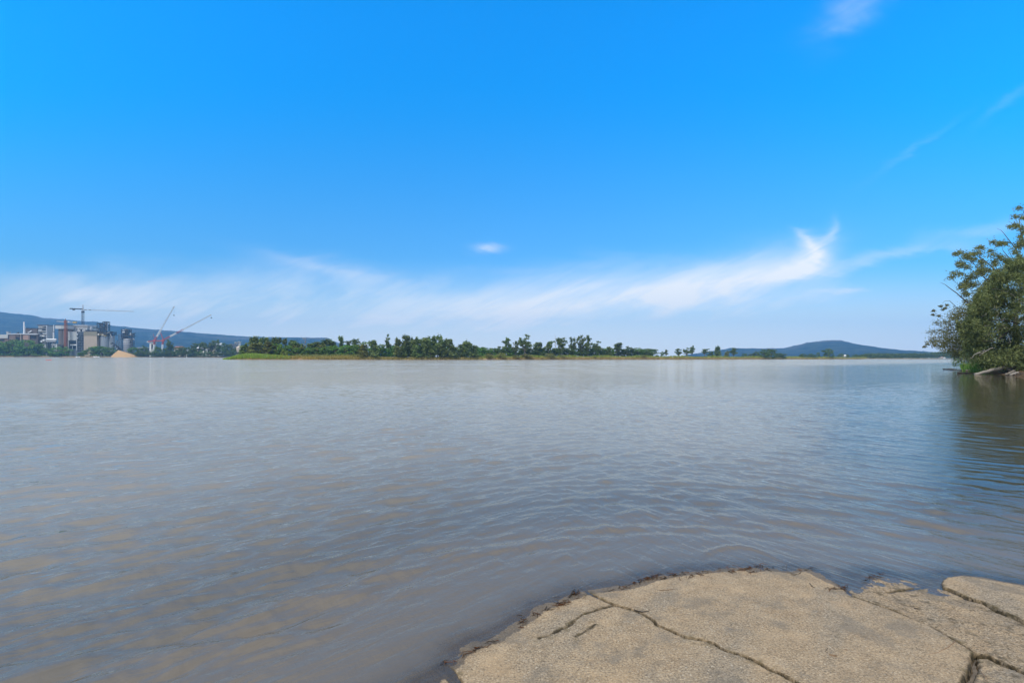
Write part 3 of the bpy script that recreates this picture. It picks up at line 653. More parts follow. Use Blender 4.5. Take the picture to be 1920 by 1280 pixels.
PROTO = {}
def proto(kind, i):
    """(trunk mesh, crown mesh or None, nominal width) for a 10 m tall tree"""
    key = (kind, i)
    if key in PROTO: return PROTO[key]
    rg = np.random.default_rng(1000 + i * 7 + sum(map(ord, kind)))
    tb = MB(); C, Rd = [], []; per, size, asp, droop, shell, wn = 40, .5, 1.6, 0, .45, 5.0; m_f = F_CAS
    if kind in ('casuarina', 'spindly', 'olive'):
        wn = 4.4 if kind != 'spindly' else 2.6
        lean = rg.normal(0, .35, 2); tip = (lean[0], lean[1], 9.4)
        tb.tube(limb((0, 0, -.6), tip, 6, rg, .02), [.26, .22, .18, .13, .08, .03], 6)
        low = .06 if kind != 'spindly' else .25
        for j in range(34 if kind != 'spindly' else 20):
            t = low + (1 - low) * rg.random() ** .9
            rmax = wn / 2 * (1 - t) ** .55 * (.55 + .45 * math.sin(min(1, t * 4) * PI / 2))
            a = rg.uniform(0, 2 * PI); r_ = rmax * rg.uniform(.25, .85)
            C.append((lean[0] * t + r_ * math.cos(a), lean[1] * t + r_ * math.sin(a), t * 9.2)); k = rg.uniform(.45, .95) * (1.15 - .55 * t) * wn / 4.4
            Rd.append((k, k, k * rg.uniform(1.0, 1.9)))
        for j in range(3 if kind == 'olive' else 5):
            a = rg.uniform(0, 2 * PI); r_ = rg.uniform(.1, .34) * wn
            C.append((lean[0] + r_ * math.cos(a), lean[1] + r_ * math.sin(a), rg.uniform(6.6, 9.3))); k = rg.uniform(.25, .45); Rd.append((k, k, rg.uniform(.8, 1.5)))
        per, size, asp, droop, shell = 70, .27, 2.6, .35, .35
        m_f = F_OLIVE if kind == 'olive' else F_CAS
    elif kind == 'gum':
        wn = 7.5; m_f = F_GUM
        fork = rg.uniform(2.0, 3.4); base = limb((0, 0, -.6), (rg.normal(0, .3), rg.normal(0, .3), fork), 4, rg, .03)
        tb.tube(base, [.3, .26, .23, .2], 7)
        for j in range(rg.integers(8, 11)):
            a = rg.uniform(0, 2 * PI); up_ = rg.uniform(.35, 1.0); q = (rg.uniform(.8, 3.3) * (1.15 - up_ * .6))
            e_ = (math.cos(a) * q * 1.05, math.sin(a) * q * 1.05, fork + (9.3 - fork) * up_)
            lp = limb(base[-1], e_, 5, rg, .07); tb.tube(lp, [.16, .13, .1, .07, .03], 5)
            for m_ in range(rg.integers(4, 7)):
                k = rg.uniform(.45, 1.0); C.append(tuple(np.array(e_) + rg.normal(size=3) * (.75, .75, .5))); Rd.append((k, k, k * .7))
            k = rg.uniform(.35, .7); C.append(tuple(np.array(lp[3]) + rg.normal(size=3) * .5)); Rd.append((k, k, k * .8)); C.append(tuple(np.array(lp[2]) + rg.normal(size=3) * .6)); Rd.append((k, k, k * .8))
        per, size, asp, shell = 64, .28, 1.7, .3
    elif kind in ('round', 'green', 'dark'):
        wn = 8.5; m_f = {'round': F_BUSH, 'green': F_GREEN, 'dark': F_DARK}[kind]
        tb.tube(limb((0, 0, -.6), (rg.normal(0, .3), rg.normal(0, .3), 5), 4, rg, .03), [.3, .26, .2, .1], 6)
        for j in range(6): tb.tube(limb((0, 0, 2.0 + .4 * j), (rg.normal(0, 2.2), rg.normal(0, 2.2), 5 + .5 * j), 4, rg), [.14, .1, .07, .03], 5)
        for j in range(46):
            t = rg.random(); a = rg.uniform(0, 2 * PI); zc = .6 + 8.5 * t
            rmax = 4.0 * math.sqrt(max(0, 1 - ((t - .38) / .66) ** 2)); r_ = rmax * rg.uniform(.35, 1.0) ** .7
            k = rg.uniform(.7, 1.35); C.append((r_ * math.cos(a), r_ * math.sin(a), zc)); Rd.append((k, k, k * .75))
        per, size, asp, shell = 46, .46, 1.3, .5
    elif kind in ('shrub', 'limeshrub'):
        wn = 16; m_f = F_LIME if kind == 'limeshrub' else F_OLIVE
        for j in range(6): tb.tube(limb((rg.normal(0, .8), rg.normal(0, .8), -.6), (rg.normal(0, 4), rg.normal(0, 3), 6), 4, rg), [.3, .2, .15, .06], 5)
        for j in range(44):
            a = rg.uniform(0, 2 * PI); r_ = 7.2 * math.sqrt(rg.random()); zc = 8.0 * math.sqrt(max(0.02, 1 - (r_ / 7.8) ** 2)) * rg.uniform(.2, 1)
            k = rg.uniform(1.0, 2.0); C.append((r_ * math.cos(a), r_ * math.sin(a), zc)); Rd.append((k, k, k * .8))
        per, size, asp, shell = 46, .62, 1.5, .4
    elif kind == 'dead':
        wn = 6; tip = (rg.normal(0, .3), 0, 9.6); tr = limb((0, 0, -.6), tip, 7, rg, .02); tb.tube(tr, [.24, .2, .17, .14, .1, .07, .03], 6)
        for j in range(16):
            q = tr[rg.integers(2, 6)]; e_ = (q[0] + rg.normal(0, 1.5), q[1] + rg.normal(0, 1.5), q[2] + rg.uniform(.6, 3)); e_ = (e_[0], e_[1], min(e_[2], 9.8))
            tb.tube(limb(q, e_, 4, rg, .08), [.09, .07, .05, .02], 4)
    tme = tb.build('trunk', M_DEAD if kind == 'dead' else M_BARK); tm = tme.data; bpy.data.objects.remove(tme)
    cm = None
    if C:
        V, Fq = leaf_quads(C, Rd, per, size, asp, rg, droop, shell); cm = mesh_from('crown', V, Fq, m_f)
    PROTO[key] = (tm, cm, wn); return PROTO[key]
NV = {'casuarina': 6, 'spindly': 4, 'olive': 3, 'gum': 7, 'round': 5, 'green': 3, 'dark': 5, 'shrub': 4, 'limeshrub': 3, 'dead': 2}
tcount = [0]
trg = np.random.default_rng(77)
def tree(kind, px, top, width, at, off, label, group=None, base=None, name=None):
    """kind, centre column, top row and width in the photograph; off: metres behind the shoreline"""
    i = tcount[0]; tcount[0] += 1
    x = 0.0; Yd = 300.0
    for _ in range(8):
        sy, hh = at(x); Yd = sy + off; x = (px - 960) / F * Yd
    z0 = (hh if off > 1.5 else hh * .5) - .15 if base is None else base
    H = EYE + (yh(px) - top) / F * Yd - z0; Wd = width / F * Yd
    tm, cm, wn = proto(kind, i % NV[kind])
    t = thing(name or {'shrub': 'shrub', 'limeshrub': 'shrub', 'dead': 'dead_tree'}.get(kind, 'tree'), (x, Yd, z0), label, 'shrub' if 'shrub' in kind else 'tree', group, trg.uniform(0, 6.28))
    sc = max(H, .5) / 9.8; t.scale = (Wd / wn, Wd / wn, sc)
    link('trunk', tm, t)
    if cm: link('crown', cm, t)
    return t

# ---- island: individual trees and stands
I = island_at
tree('olive', 477, 642, 40, I, 14, 'broad olive casuarina at the grassy tip of the island', name='casuarina')
tree('olive', 503, 641, 36, I, 12, 'second olive casuarina beside the bright green tree near the grassy tip', name='casuarina')
tree('green', 521, 644, 36, I, 13, 'bright green leafy tree in front of the dark trees near the grassy tip')
tree('limeshrub', 533, 652, 14, I, 8, 'pale green bush at the foot of the bright green tree')
for px, tp in [(470, 633), (480, 632), (491, 632.5), (501, 632), (512, 633), (523, 634), (535, 634.5), (546, 637)]:
    tree('spindly', px, tp, 16, I, 30, 'dark slender casuarina in the back row behind the bright green tree', 'back row of casuarinas near the island tip', name='casuarina')
tree('casuarina', 458, 645, 26, I, 18, 'low dark casuarina nearest the island tip, in front of the escarpment foot', name='casuarina')
tree('dead', 572, 629, 14, I, 22, 'tall bare grey dead tree standing above the low dark trees')
for px, tp, wd in [(552, 639, 18), (559, 642, 13), (566, 645, 16), (580, 645, 14), (588, 642, 16), (597, 640, 14), (606, 638, 18), (616, 637, 20), (624, 639, 18)]:
    tree('spindly', px, tp, wd + 3, I, 26, 'pointed dark casuarina in the low row beside the bare grey tree', 'low row beside the bare tree', name='casuarina')
for px, tp, wd in [(556, 651, 22), (575, 653, 22), (594, 651, 24), (611, 648, 26), (629, 647, 26), (648, 646, 28), (664, 646, 26), (716, 645, 26), (736, 646, 24)]:
    tree('round', px, tp, wd, I, 15, 'rounded green tree filling the middle of the wooded bank left of the tall stand', 'rounded trees along the wooded bank')
tree('spindly', 641, 631, 14, I, 26, 'tall twin-topped casuarina rising between low trees left of the olive bank trees', name='casuarina')
tree('gum', 654, 637, 20, I, 28, 'open gum with a gap in its crown right of the twin-topped casuarina')
tree('gum', 668, 635, 20, I, 28, 'dark flat-topped gum behind the olive bank trees')
tree('round', 688, 640, 36, I, 26, 'wide dark tree behind the olive bank trees')
tree('olive', 682, 645, 24, I, 2.5, 'greyish olive casuarina on the eroded bank, left of a pair', name='casuarina')
tree('casuarina', 702, 637, 26, I, 2.5, 'dark forked casuarina on the eroded bank, right of a pair', name='casuarina')
tree('gum', 728, 629, 15, I, 14, 'slender pale-stemmed gum standing alone above the low trees')
for j, (px, tp, wd) in enumerate([(748, 636, 24), (762, 629.5, 22), (771, 634, 18), (778, 634, 22), (789, 635, 18), (797, 633, 22), (806, 636, 18), (813, 631, 24), (824, 630, 18), (834, 637, 18), (845, 635, 20)]):
    tree('casuarina', px, tp, wd + 5, I, 3 + (j * 37 % 5) * 2.2, 'tall dark casuarina in the dense stand on the island bank', 'dense casuarina stand', name='casuarina')
for px, tp, wd in [(755, 648, 24), (784, 647, 26), (808, 648, 26), (830, 647, 26), (850, 650, 22)]:
    tree('casuarina', px, tp, wd, I, 2.2, 'lower casuarina at the water edge in front of the dense stand', 'low front row of the casuarina stand', name='casuarina')
tree('casuarina', 866, 645, 22, I, 4, 'casuarina left of the rounded group at the right end of the dense stand', name='casuarina')
for px, tp, wd in [(873, 640, 20), (881, 641, 22), (889, 648, 18)]:
    tree('casuarina', px, tp, wd + 5, I, 3, 'casuarina in the rounded clump ending the dense stand', 'clump ending the casuarina stand', name='casuarina')
for px, tp, wd, k in [(906, 650, 20, 'round'), (922, 655, 18, 'round'), (938, 649, 22, 'dark'), (957, 650, 22, 'round'), (993, 652, 24, 'dark')]:
    tree(k, px, tp, wd, I, 22, 'rounded tree on the grassy bank just right of the dense casuarina stand', 'rounded trees right of the casuarina stand')
gums = [(951.5, 636, 20, 'slender gum with an open broken crown, first right of the dense stand'), (967, 640, 16, 'small thin gum beside the large gum with the tall crown'), (984, 629, 30, 'large gum with a tall many-lobed crown on the grassy bank'),
        (1007, 641, 28, 'dense pointed tree between the large gum and the bare spike'), (1030, 638, 24, 'open gum just left of the bare dead spike'), (1053, 633, 28, 'full-crowned gum just right of the bare dead spike'),
        (1077, 634, 24, 'gum with a dense low crown left of the tall thin gum pair'), (1089, 632, 16, 'thin gum with a sparse top, left one of the tall pair'), (1101, 629.5, 20, 'tallest thin gum of the grassy bank with an umbrella top'),
        (1118, 641, 24, 'short gum with drooping crown right of the tall thin pair'), (1141, 650, 18, 'small pointed tree left of the broad spreading gum'), (1158, 641.5, 30, 'broad spreading gum with airy crown near the end of the tree line')]
for px, tp, wd, lb in gums: tree('gum' if px not in (1007, 1141) else 'casuarina', px, tp, wd, I, 16 + (px % 7), lb, name='gum_tree' if px not in (1007, 1141) else 'casuarina')
tree('dead', 1041, 627, 8, I, 18, 'bare dead spike between two leafy gums on the grassy bank')
for px, tp, wd in [(1018, 651, 24), (1042, 652, 26), (1066, 652, 26), (1092, 652, 26), (1112, 653, 24), (1133, 654, 22)]:
    tree('dark', px, tp, wd, I, 20, 'low dark rounded tree under the gums of the grassy bank', 'low trees under the gums')
tree('dark', 1178, 648.5, 26, I, 18, 'rounded dark tree right of the broad spreading gum')
tree('dark', 1196, 651, 24, I, 18, 'rounded dark tree, second from the end of the tree line')
tree('dark', 1213, 653, 20, I, 18, 'last rounded dark tree ending the tree line')
for px, tp, wd, lb in [(917, 660, 18, 'low grey-green shrub at the water edge right of the casuarina stand'), (939, 659, 20, 'dark shrub on the bank under the first slender gum'), (967, 664.5, 18, 'flat olive shrub on the grass below the large gum'),
                       (986, 661.5, 26, 'wide flat green shrub behind the grass below the large gum'), (1031, 660, 22, 'dark round shrub hanging over the water below the bare spike'), (1054, 664, 12, 'small dark shrub on the bank below the full-crowned gum'),
                       (1115, 667, 10, 'tiny shrub on the reddish bank below the short gum'), (1207, 664, 14, 'dark shrub at the water edge below the last tree of the line')]:
    tree('shrub', px, tp, wd, I, 1.6, lb)
for px, tp, wd in [(898, 664, 16), (910, 665, 14), (928, 664, 16), (948, 664, 14)]:
    tree('limeshrub', px, tp, wd, I, 6, 'lime green bush on the low bank right of the casuarina stand', 'lime green bushes')
sp = [(1241.5, 658.5, 9, 'dark', 'left one of two small round trees standing alone on the long grassy bank'), (1248.5, 656.5, 9, 'gum', 'right one of two small round trees standing alone on the long grassy bank'), (1272.5, 653.5, 17, 'gum', 'low gum at the left of three open gums on the grassy bank'),
      (1287, 652.5, 16, 'gum', 'middle one of three open gums on the grassy bank'), (1298.5, 648.5, 12, 'gum', 'tallest of three open gums on the grassy bank'), (1322, 653, 17, 'gum', 'low spreading gum left of the dense tree beside the pale scar'),
      (1332, 657, 12, 'dark', 'small round tree between the spreading gum and the dense tree'), (1344, 650, 19, 'casuarina', 'dense pointed tree standing before the hill foot'), (1375, 653.5, 16, 'gum', 'dark tree with a split top before the low hill shoulder'),
      (1396, 662.5, 11, 'dark', 'tiny mushroom-shaped tree before the low hill shoulder'), (1409, 662.5, 12, 'dark', 'small low tree left of the big dark bush'), (1418, 658, 11, 'dark', 'small tree touching the big dark bush')]
for px, tp, wd, k, lb in sp: tree(k, px, tp, wd, I, 14, lb)
tree('olive', 1361, 657.5, 13, I, 60, 'pale dry tree behind the bank beside the dense pointed tree')
tree('dark', 1432, 655, 24, I, 1.5, 'left half of the big dark bush leaning over the water')
tree('dark', 1446, 654, 26, I, 1.5, 'tallest dome of the big dark bush at the water')
tree('dark', 1463, 661.5, 24, I, 1.5, 'low right end of the big dark bush at the water')
for px, tp, wd, lb in [(1493, 667, 5, 'tiny lone shrub on the bare bank below the hill'), (1506, 663, 14, 'low flat tree left of the round lone tree, left of two'), (1521, 663, 18, 'low flat tree beside the round lone tree, right of two'), (1534, 660.5, 8, 'small pointed tree touching the round lone tree'),
                       (1552, 653, 22, 'big round lone tree at the water below the hill summit'), (1577, 662, 12, 'round tree just left of the small white house'), (1588, 664, 8, 'small tree just right of the small white house'),
                       (1606, 664, 18, 'low tree starting the dark woods of the far shore'), (1620, 664, 14, 'low tree where the far woods begin')]:
    tree('dark', px, tp, wd, I, 4, lb)

for px in range(462, 690, 13):
    tree('olive' if px % 3 else 'round', px, 647 + (px * 7 % 5), 26, I, 20, 'mid-height tree filling the gaps of the wooded left half of the island', 'filling trees of the wooded half')
for px in range(700, 896, 15):
    tree('round', px, 650 + (px * 7 % 5), 24, I, 16, 'shaded lower tree behind the dense casuarina stand', 'trees behind the casuarina stand')
for px in range(900, 1226, 12):
    tree('dark' if px % 5 else 'round', px, 652 + (px * 11 % 4) + (1.5 if px > 1140 else 0), 26, I, 26, 'low rounded tree in the continuous belt behind the gums', 'low belt behind the gums')
# ---- left bank
L = leftbank_at
for px, tp, wd in [(6, 639, 30), (28, 636, 34), (50, 637, 34), (70, 643, 30), (-18, 640, 34), (16, 648, 30), (40, 649, 30), (62, 650, 28)]:
    tree('green' if int(px) % 3 == 0 else 'round', px, tp, wd, L, 8 + (px % 5), 'rounded green tree in the dense clump under the brown works buildings', 'green trees under the brown works')
tree('round', 84, 652, 18, L, 8, 'small bush at the right end of the green clump under the brown works')
tree('round', 115, 649, 36, L, 8, 'wide green tree in front of the dark tall silo')
tree('green', 100, 657, 16, L, 5, 'small shrub leaning left of the wide green tree')
tree('round', 152, 660.5, 12, L, 5, 'small bush on the shore below the steel frame tower')
for px, tp, wd, lb in [(170, 650, 26, 'dark green tree under the beige block'), (190, 648, 34, 'large dark green tree under the silver silos'), (206, 650, 24, 'dark tree beside the pale sand heap')]:
    tree('round', px, tp, wd, L, 8, lb)
tree('round', 250, 650.5, 22, L, 26, 'green tree at the right foot of the ribbed silo')
tree('dark', 270, 647, 14, L, 14, 'dark upright tree before the low dark sheds left of the white tank')
tree('gum', 317, 637, 16, L, 14, 'tall dark tree with a layered crown beside the second red crane')
tree('round', 296, 649, 16, L, 10, 'green tree between the two red and white crane masts')
for px, tp, wd in [(312, 652, 20), (331, 651, 20), (343, 652, 18), (352, 650, 20), (361, 645, 20), (372, 643, 20), (383, 640, 20), (395, 642, 22), (405, 638, 20), (418, 643, 20), (428, 645, 18), (437, 651, 16), (326, 655, 18)]:
    tree('gum' if int(px) % 2 else 'dark', px, tp, wd, L, 12 + px % 9, 'dark tree in the row along the far left shore, right of the cranes', 'dark tree row right of the cranes')
for j, px in enumerate(range(264, 452, 14)):
    tree('dark', px, 657 + (j * 5 % 4), 20, L, 3, 'low mangrove bush edging the far left shore', 'mangrove bushes edging the far left shore', name='mangrove_bush')
for px in range(-130, -30, 26): tree('round', px, 641, 36, L, 10, 'rounded green tree on the far left shore beyond the clump', 'green trees beyond the clump')

# ---- far right woods: one mass
rg = np.random.default_rng(5); C, Rd = [], []
for px in np.arange(1608, 1990, 1.0):
    for k in range(3):
        x = 0
        for _ in range(6): Yd = farbank_at(x)[0] + 2 + k * 12 + rg.uniform(0, 10); x = (px - 960) / F * Yd
        topz = EYE + (yh(px) - np.interp(px, [1608, 1625, 1700, 1740, 1765, 1800, 2000], [668, 663.5, 663.5, 662, 659.5, 658, 657])) / F * Yd
        for q in (.3, .62, .9): C.append((x + rg.normal(0, 1), Yd, 1 + (topz - 1) * q * rg.uniform(.85, 1.06))); r_ = rg.uniform(1.2, 2.2); Rd.append((r_, r_, r_ * 1.1))
V, Fq = leaf_quads(C, Rd, 9, 1.1, 1.5, rg, 0, .4)
fw = link('distant_woods', mesh_from('distant_woods', V, Fq, F_DARK)); tag(fw, 'dark continuous woods along the far right shore below the hill', 'woods', kind='stuff')

# ---- grass and reeds on the island
def blades(pts, h, wdt, rg, lean=.25):
    pts = np.asarray(pts, float); k = len(pts); a = rg.uniform(0, 2 * PI, k); d = np.stack([np.cos(a), np.sin(a), np.zeros(k)], -1)
    hh = (h * (.55 + .7 * rg.random(k)))[:, None] if np.isscalar(h) else (np.asarray(h) * (.55 + .7 * rg.random(k)))[:, None]
    tip = pts + np.array([0, 0, 1]) * hh + rg.normal(size=(k, 3)) * np.array([lean, lean, 0]) * hh
    V = np.stack([pts - d * wdt / 2, pts + d * wdt / 2, tip + d * wdt * .12, tip - d * wdt * .12], 1).reshape(-1, 3)
    return V, np.arange(4 * k).reshape(-1, 4)
F_REED = foliage('green_reeds', (.06, .11, .02), (.105, .17, .035), (.16, .21, .06), .35)
F_DRYG = foliage('dry_grass', (.075, .065, .022), (.15, .13, .045), (.22, .18, .075), .35)
F_YELG = foliage('yellow_green_grass', (.050, .070, .013), (.095, .112, .028), (.145, .148, .048), .35)
F_RUST = foliage('rusty_scrub', (.055, .045, .02), (.105, .085, .038), (.17, .13, .07), .2)
rg = np.random.default_rng(21)
def strip(px0, px1, n_, o0, o1, h, wdt, m_, nm, label, cat):
    px = rg.uniform(px0, px1, n_); off = o0 + (o1 - o0) * rg.random(n_); pts, hh = [], []
    for p, o_ in zip(px, off):
        x = 0
        for _ in range(5): sy, lh = island_at(x); Yd = sy + o_; x = (p - 960) / F * Yd
        pts.append((x, Yd, (lh * min(1, .25 + o_ / 2.2)) - .15)); hh.append(h(p) if callable(h) else h)
    V, Fq = blades(pts, np.array(hh), wdt, rg); o = link(nm, mesh_from(nm, V, Fq, m_)); tag(o, label, cat, kind='stuff'); return o
strip(418, 545, 9000, .2, 12, lambda p: float(np.interp(p, [417, 430, 445, 462, 490, 520, 545], [.5, 1.2, 1.7, 2.1, 1.6, 1.3, 1.0])), .25, F_REED, 'reeds', 'lush green reeds covering the low tip of the island', 'reeds')
strip(500, 660, 4500, .3, 9, 1.1, .35, F_DRYG, 'dry_grass', 'dry olive grass and scrub along the island bank behind the reeds', 'grass')
strip(590, 905, 3600, .1, 2.6, .9, .45, F_RUST, 'rusty_scrub', 'reddish brown undergrowth on the eroded island bank', 'scrub')
strip(555, 700, 2600, 4, 12, 1.9, .45, F_OLIVE, 'undergrowth', 'grey green undergrowth between the bank and the rounded trees', 'undergrowth')
strip(895, 1625, 9000, 1.8, 9, lambda p: 1.35 + .4 * math.sin(p * .09), .5, F_YELG, 'yellow_grass', 'yellow green grass along the top of the long island bank', 'grass')
strip(930, 1625, 4500, .05, 1.5, .6, .5, F_RUST, 'bank_scrub', 'rust coloured stems and dead grass down the face of the long bank', 'scrub')
# ------------------------------------------------------------------ right bank: big trees
def px_poly_pts(poly, n_, rg):
    xs = [p[0] for p in poly]; ys = [p[1] for p in poly]; out_ = []
    while len(out_) < n_:
        x, y = rg.uniform(min(xs), max(xs), n_ * 3), rg.uniform(min(ys), max(ys), n_ * 3); k = inside(x, y, poly); out_ += list(zip(x[k], y[k]))
    return out_[:n_]
F_CASN = foliage('near_casuarina_needles', (.016, .023, .011), (.052, .063, .031), (.12, .128, .068), .33)
F_GUMN = foliage('near_gum_leaves', (.02, .024, .012), (.056, .060, .030), (.12, .118, .062), .3)
rg = np.random.default_rng(31)
# dense drooping casuarina
polyA = [(1945, 486), (1915, 488), (1895, 500), (1872, 522), (1850, 545), (1834, 560), (1826, 580), (1818, 605), (1814, 632), (1816, 660), (1832, 678), (1852, 692), (1880, 698), (1900, 701), (1925, 705), (2080, 704), (2210, 640), (2200, 540), (2110, 470), (2000, 462)]
bx, by = P(1935, 695, 66).x, 66.0
tA = thing('casuarina', (bx, by, rb_z(bx, by) - .1), 'massive drooping olive green casuarina overhanging the right bank and the fallen logs', 'tree')
C, Rd = [], []
for (px, py) in px_poly_pts(polyA, 640, rg):
    half = 5.5 * math.sqrt(max(.05, 1 - ((px - 1990) / 190) ** 2)); Yd = 66 + rg.uniform(-1, 1) * half - .012 * (px - 1900)
    q = P(px, py, Yd); 
    if q.z < .5: q.z = .5 + rg.random()
    C.append(tuple(q - tA.location)); k = rg.uniform(.5, 1.25); Rd.append((k, k, k * rg.uniform(.8, 1.3)))
for (px, py) in polyA[:9]:                                     # feathery sprays at the outline
    for j in range(9):
        q = P(px + rg.normal(3, 8), py + rg.normal(4, 5), 66 + rg.normal(0, 2)); C.append(tuple(q - tA.location)); Rd.append((.28, .28, .7))
V, Fq = leaf_quads(C, Rd, 270, .09, 4.6, rg, .45, .15); link('crown', mesh_from('crown', V, Fq, F_CASN), tA)
tb = MB(tA.location)
tb.tube(limb(tA.location - Vector((0, 0, .5)), P(1960, 560, 66), 6, rg, .03), [.38, .34, .3, .24, .18, .1], 8)
for e_ in [(1850, 600), (1870, 560), (1840, 640), (1900, 520), (2040, 520), (2060, 600), (1990, 480)]:
    tb.tube(limb(P(1945, 650 - rg.uniform(0, 60), 66), P(*e_, 66 + rg.uniform(-4, 4)), 5, rg, .06), [.18, .14, .1, .07, .03], 6)
tb.build('trunk', M_BARK, tA, True)
tb = MB(tA.location)
for (px, py) in px_poly_pts([(1830, 590), (1920, 520), (1925, 640), (1850, 660)], 24, rg):
    q = P(px, py, 60.5 + rg.uniform(-1, 2)); e_ = q + Vector((rg.normal(0, .9), rg.normal(0, .4), rg.normal(.1, .5)))
    tb.tube(limb(q, e_, 4, rg, .12), [.016, .013, .01, .005], 4)
q = P(1842, 655, 62.5)
for a_, b_ in [((1862, 652), (1838, 660)), ((1838, 660), (1816, 673)), ((1846, 656), (1836, 668)), ((1855, 654), (1828, 664))]: tb.tube(limb(P(*a_, 62), P(*b_, 62.5), 5, rg, .08), [.05, .042, .034, .024, .01], 5)
tb.build('twig', M_DEAD, tA)
tA.children[-1]['label'] = 'pale bare dead twigs'
# tall open gum behind
tG = thing('gum_tree', (P(1900, 690, 80).x, 80.0, rb_z(P(1900, 690, 80).x, 80) - .1), 'tall open gum with dark branches showing against the sky above the casuarina', 'tree')
cl = [(930, 80, 5), (880, 190, 4), (990, 190, 6), (850, 310, 6), (800, 325, 3), (900, 300, 5), (970, 340, 6), (700, 540, 7), (650, 560, 6), (580, 520, 4), (740, 550, 5), (950, 540, 10), (900, 600, 9), (985, 520, 10), (870, 670, 6), (380, 600, 5), (430, 600, 4), (400, 680, 7), (300, 680, 8),
      (210, 690, 6), (130, 660, 5), (70, 680, 4), (230, 720, 8), (130, 790, 7), (160, 820, 8), (330, 760, 9), (560, 650, 5), (570, 700, 5), (660, 720, 9), (730, 760, 9), (600, 790, 5), (430, 780, 6), (440, 840, 9), (740, 870, 7), (610, 830, 6), (400, 890, 10), (230, 850, 7), (60, 940, 4), (150, 960, 7),
      (300, 980, 10), (440, 920, 10), (510, 900, 8), (340, 960, 10), (540, 1000, 10), (25, 1000, 4), (240, 1040, 9), (180, 1090, 6), (220, 1120, 8), (330, 1100, 9), (480, 1090, 10), (150, 1140, 5), (200, 1190, 6), (220, 1230, 5), (270, 1080, 8), (590, 1060, 10), (640, 910, 8), (990, 400, 6), (945, 460, 4), (700, 960, 9), (620, 1000, 9),
      (560, 1120, 10), (660, 1040, 10), (420, 1150, 9), (380, 1220, 9), (500, 1180, 10), (610, 1160, 10)]
C, Rd, per_ = [], [], []
for (u_, v_, s_) in cl:
    for k in range(max(2, s_ // 2 + 1)):
        q = P(1780 + u_ * .1406 + rg.normal(0, s_ * .28), 380 + v_ * .1406 + rg.normal(0, s_ * .22), 80 + rg.normal(0, 1.5)); C.append(tuple(q - tG.location)); r_ = rg.uniform(.16, .40) * (.6 + .06 * s_); Rd.append((r_ * 2.3, r_ * 2.0, r_ * 1.6))
for k in range(620):
    q = P(rg.uniform(1945, 2330), rg.uniform(110, 600), 80 + rg.normal(0, 3)); C.append(tuple(q - tG.location)); r_ = rg.uniform(.7, 1.6); Rd.append((r_, r_, r_ * .7))
V, Fq = leaf_quads(C, Rd, 62, .12, 1.9, rg, .1, .2); link('crown', mesh_from('crown', V, Fq, F_GUMN), tG)
tb = MB(tG.location)
def zp(u_, v_, Yd=80): return P(1780 + u_ * .1406, 380 + v_ * .1406, Yd)
t0 = tG.location - Vector((0, 0, .5)); fk = P(1905, 590, 80)
tb.tube(limb(t0, fk, 5, rg, .02), [.42, .38, .34, .3, .26], 8)
for pth, r0 in [([(900, 1500), (640, 1180), (540, 1080), (430, 960), (340, 830), (270, 780)], .15), ([(900, 1500), (760, 1060), (640, 930), (560, 850), (480, 780), (330, 680), (230, 650)], .15), ([(900, 1500), (950, 1100), (880, 820), (790, 730), (720, 650), (700, 610)], .12), ([(880, 820), (830, 720), (770, 610)], .06),
                ([(920, 1400), (1030, 900), (1000, 560), (960, 420), (930, 320), (935, 220), (990, 130), (960, 60)], .16), ([(1000, 560), (870, 600), (800, 510), (740, 430), (690, 370), (630, 345)], .08), ([(935, 320), (880, 290), (780, 250)], .04), ([(430, 960), (300, 900), (230, 850), (100, 690)], .05), ([(540, 1080), (330, 1100), (150, 1130), (30, 1010)], .06),
                ([(640, 930), (600, 780), (580, 640)], .05), ([(880, 820), (760, 760), (700, 700)], .04), ([(430, 960), (420, 780), (400, 620)], .045), ([(640, 1180), (430, 1200), (220, 1210), (150, 1140)], .05), ([(960, 420), (880, 200)], .03), ([(300, 900), (180, 860), (130, 800)], .03), ([(340, 830), (250, 720), (140, 670)], .03)]:
    pts = [zp(*p, 80 + rg.normal(0, .5)) for p in pth]; tb.tube(pts, list(np.linspace(r0, max(.018, r0 * .12), len(pts))), 5)
tb.tube([zp(420, 1560), zp(300, 1380), zp(185, 1285), (zp(90, 1200)), zp(0, 1138), zp(-60, 1090), zp(-125, 1062)], [.13, .11, .085, .065, .05, .035, .015], 5)
tb.tube([zp(100, 1400), zp(0, 1305), zp(-60, 1310), zp(-100, 1345)], [.05, .035, .025, .012], 4)
for p0, p1 in [((1960, 560), (1990, 420)), ((1960, 520), (2050, 440)), ((1970, 600), (2060, 500))]: tb.tube(limb(P(*p0, 80), P(*p1, 80), 5, rg), [.16, .12, .09, .06, .03], 5)
tb.build('trunk', M_BARK, tG, True)
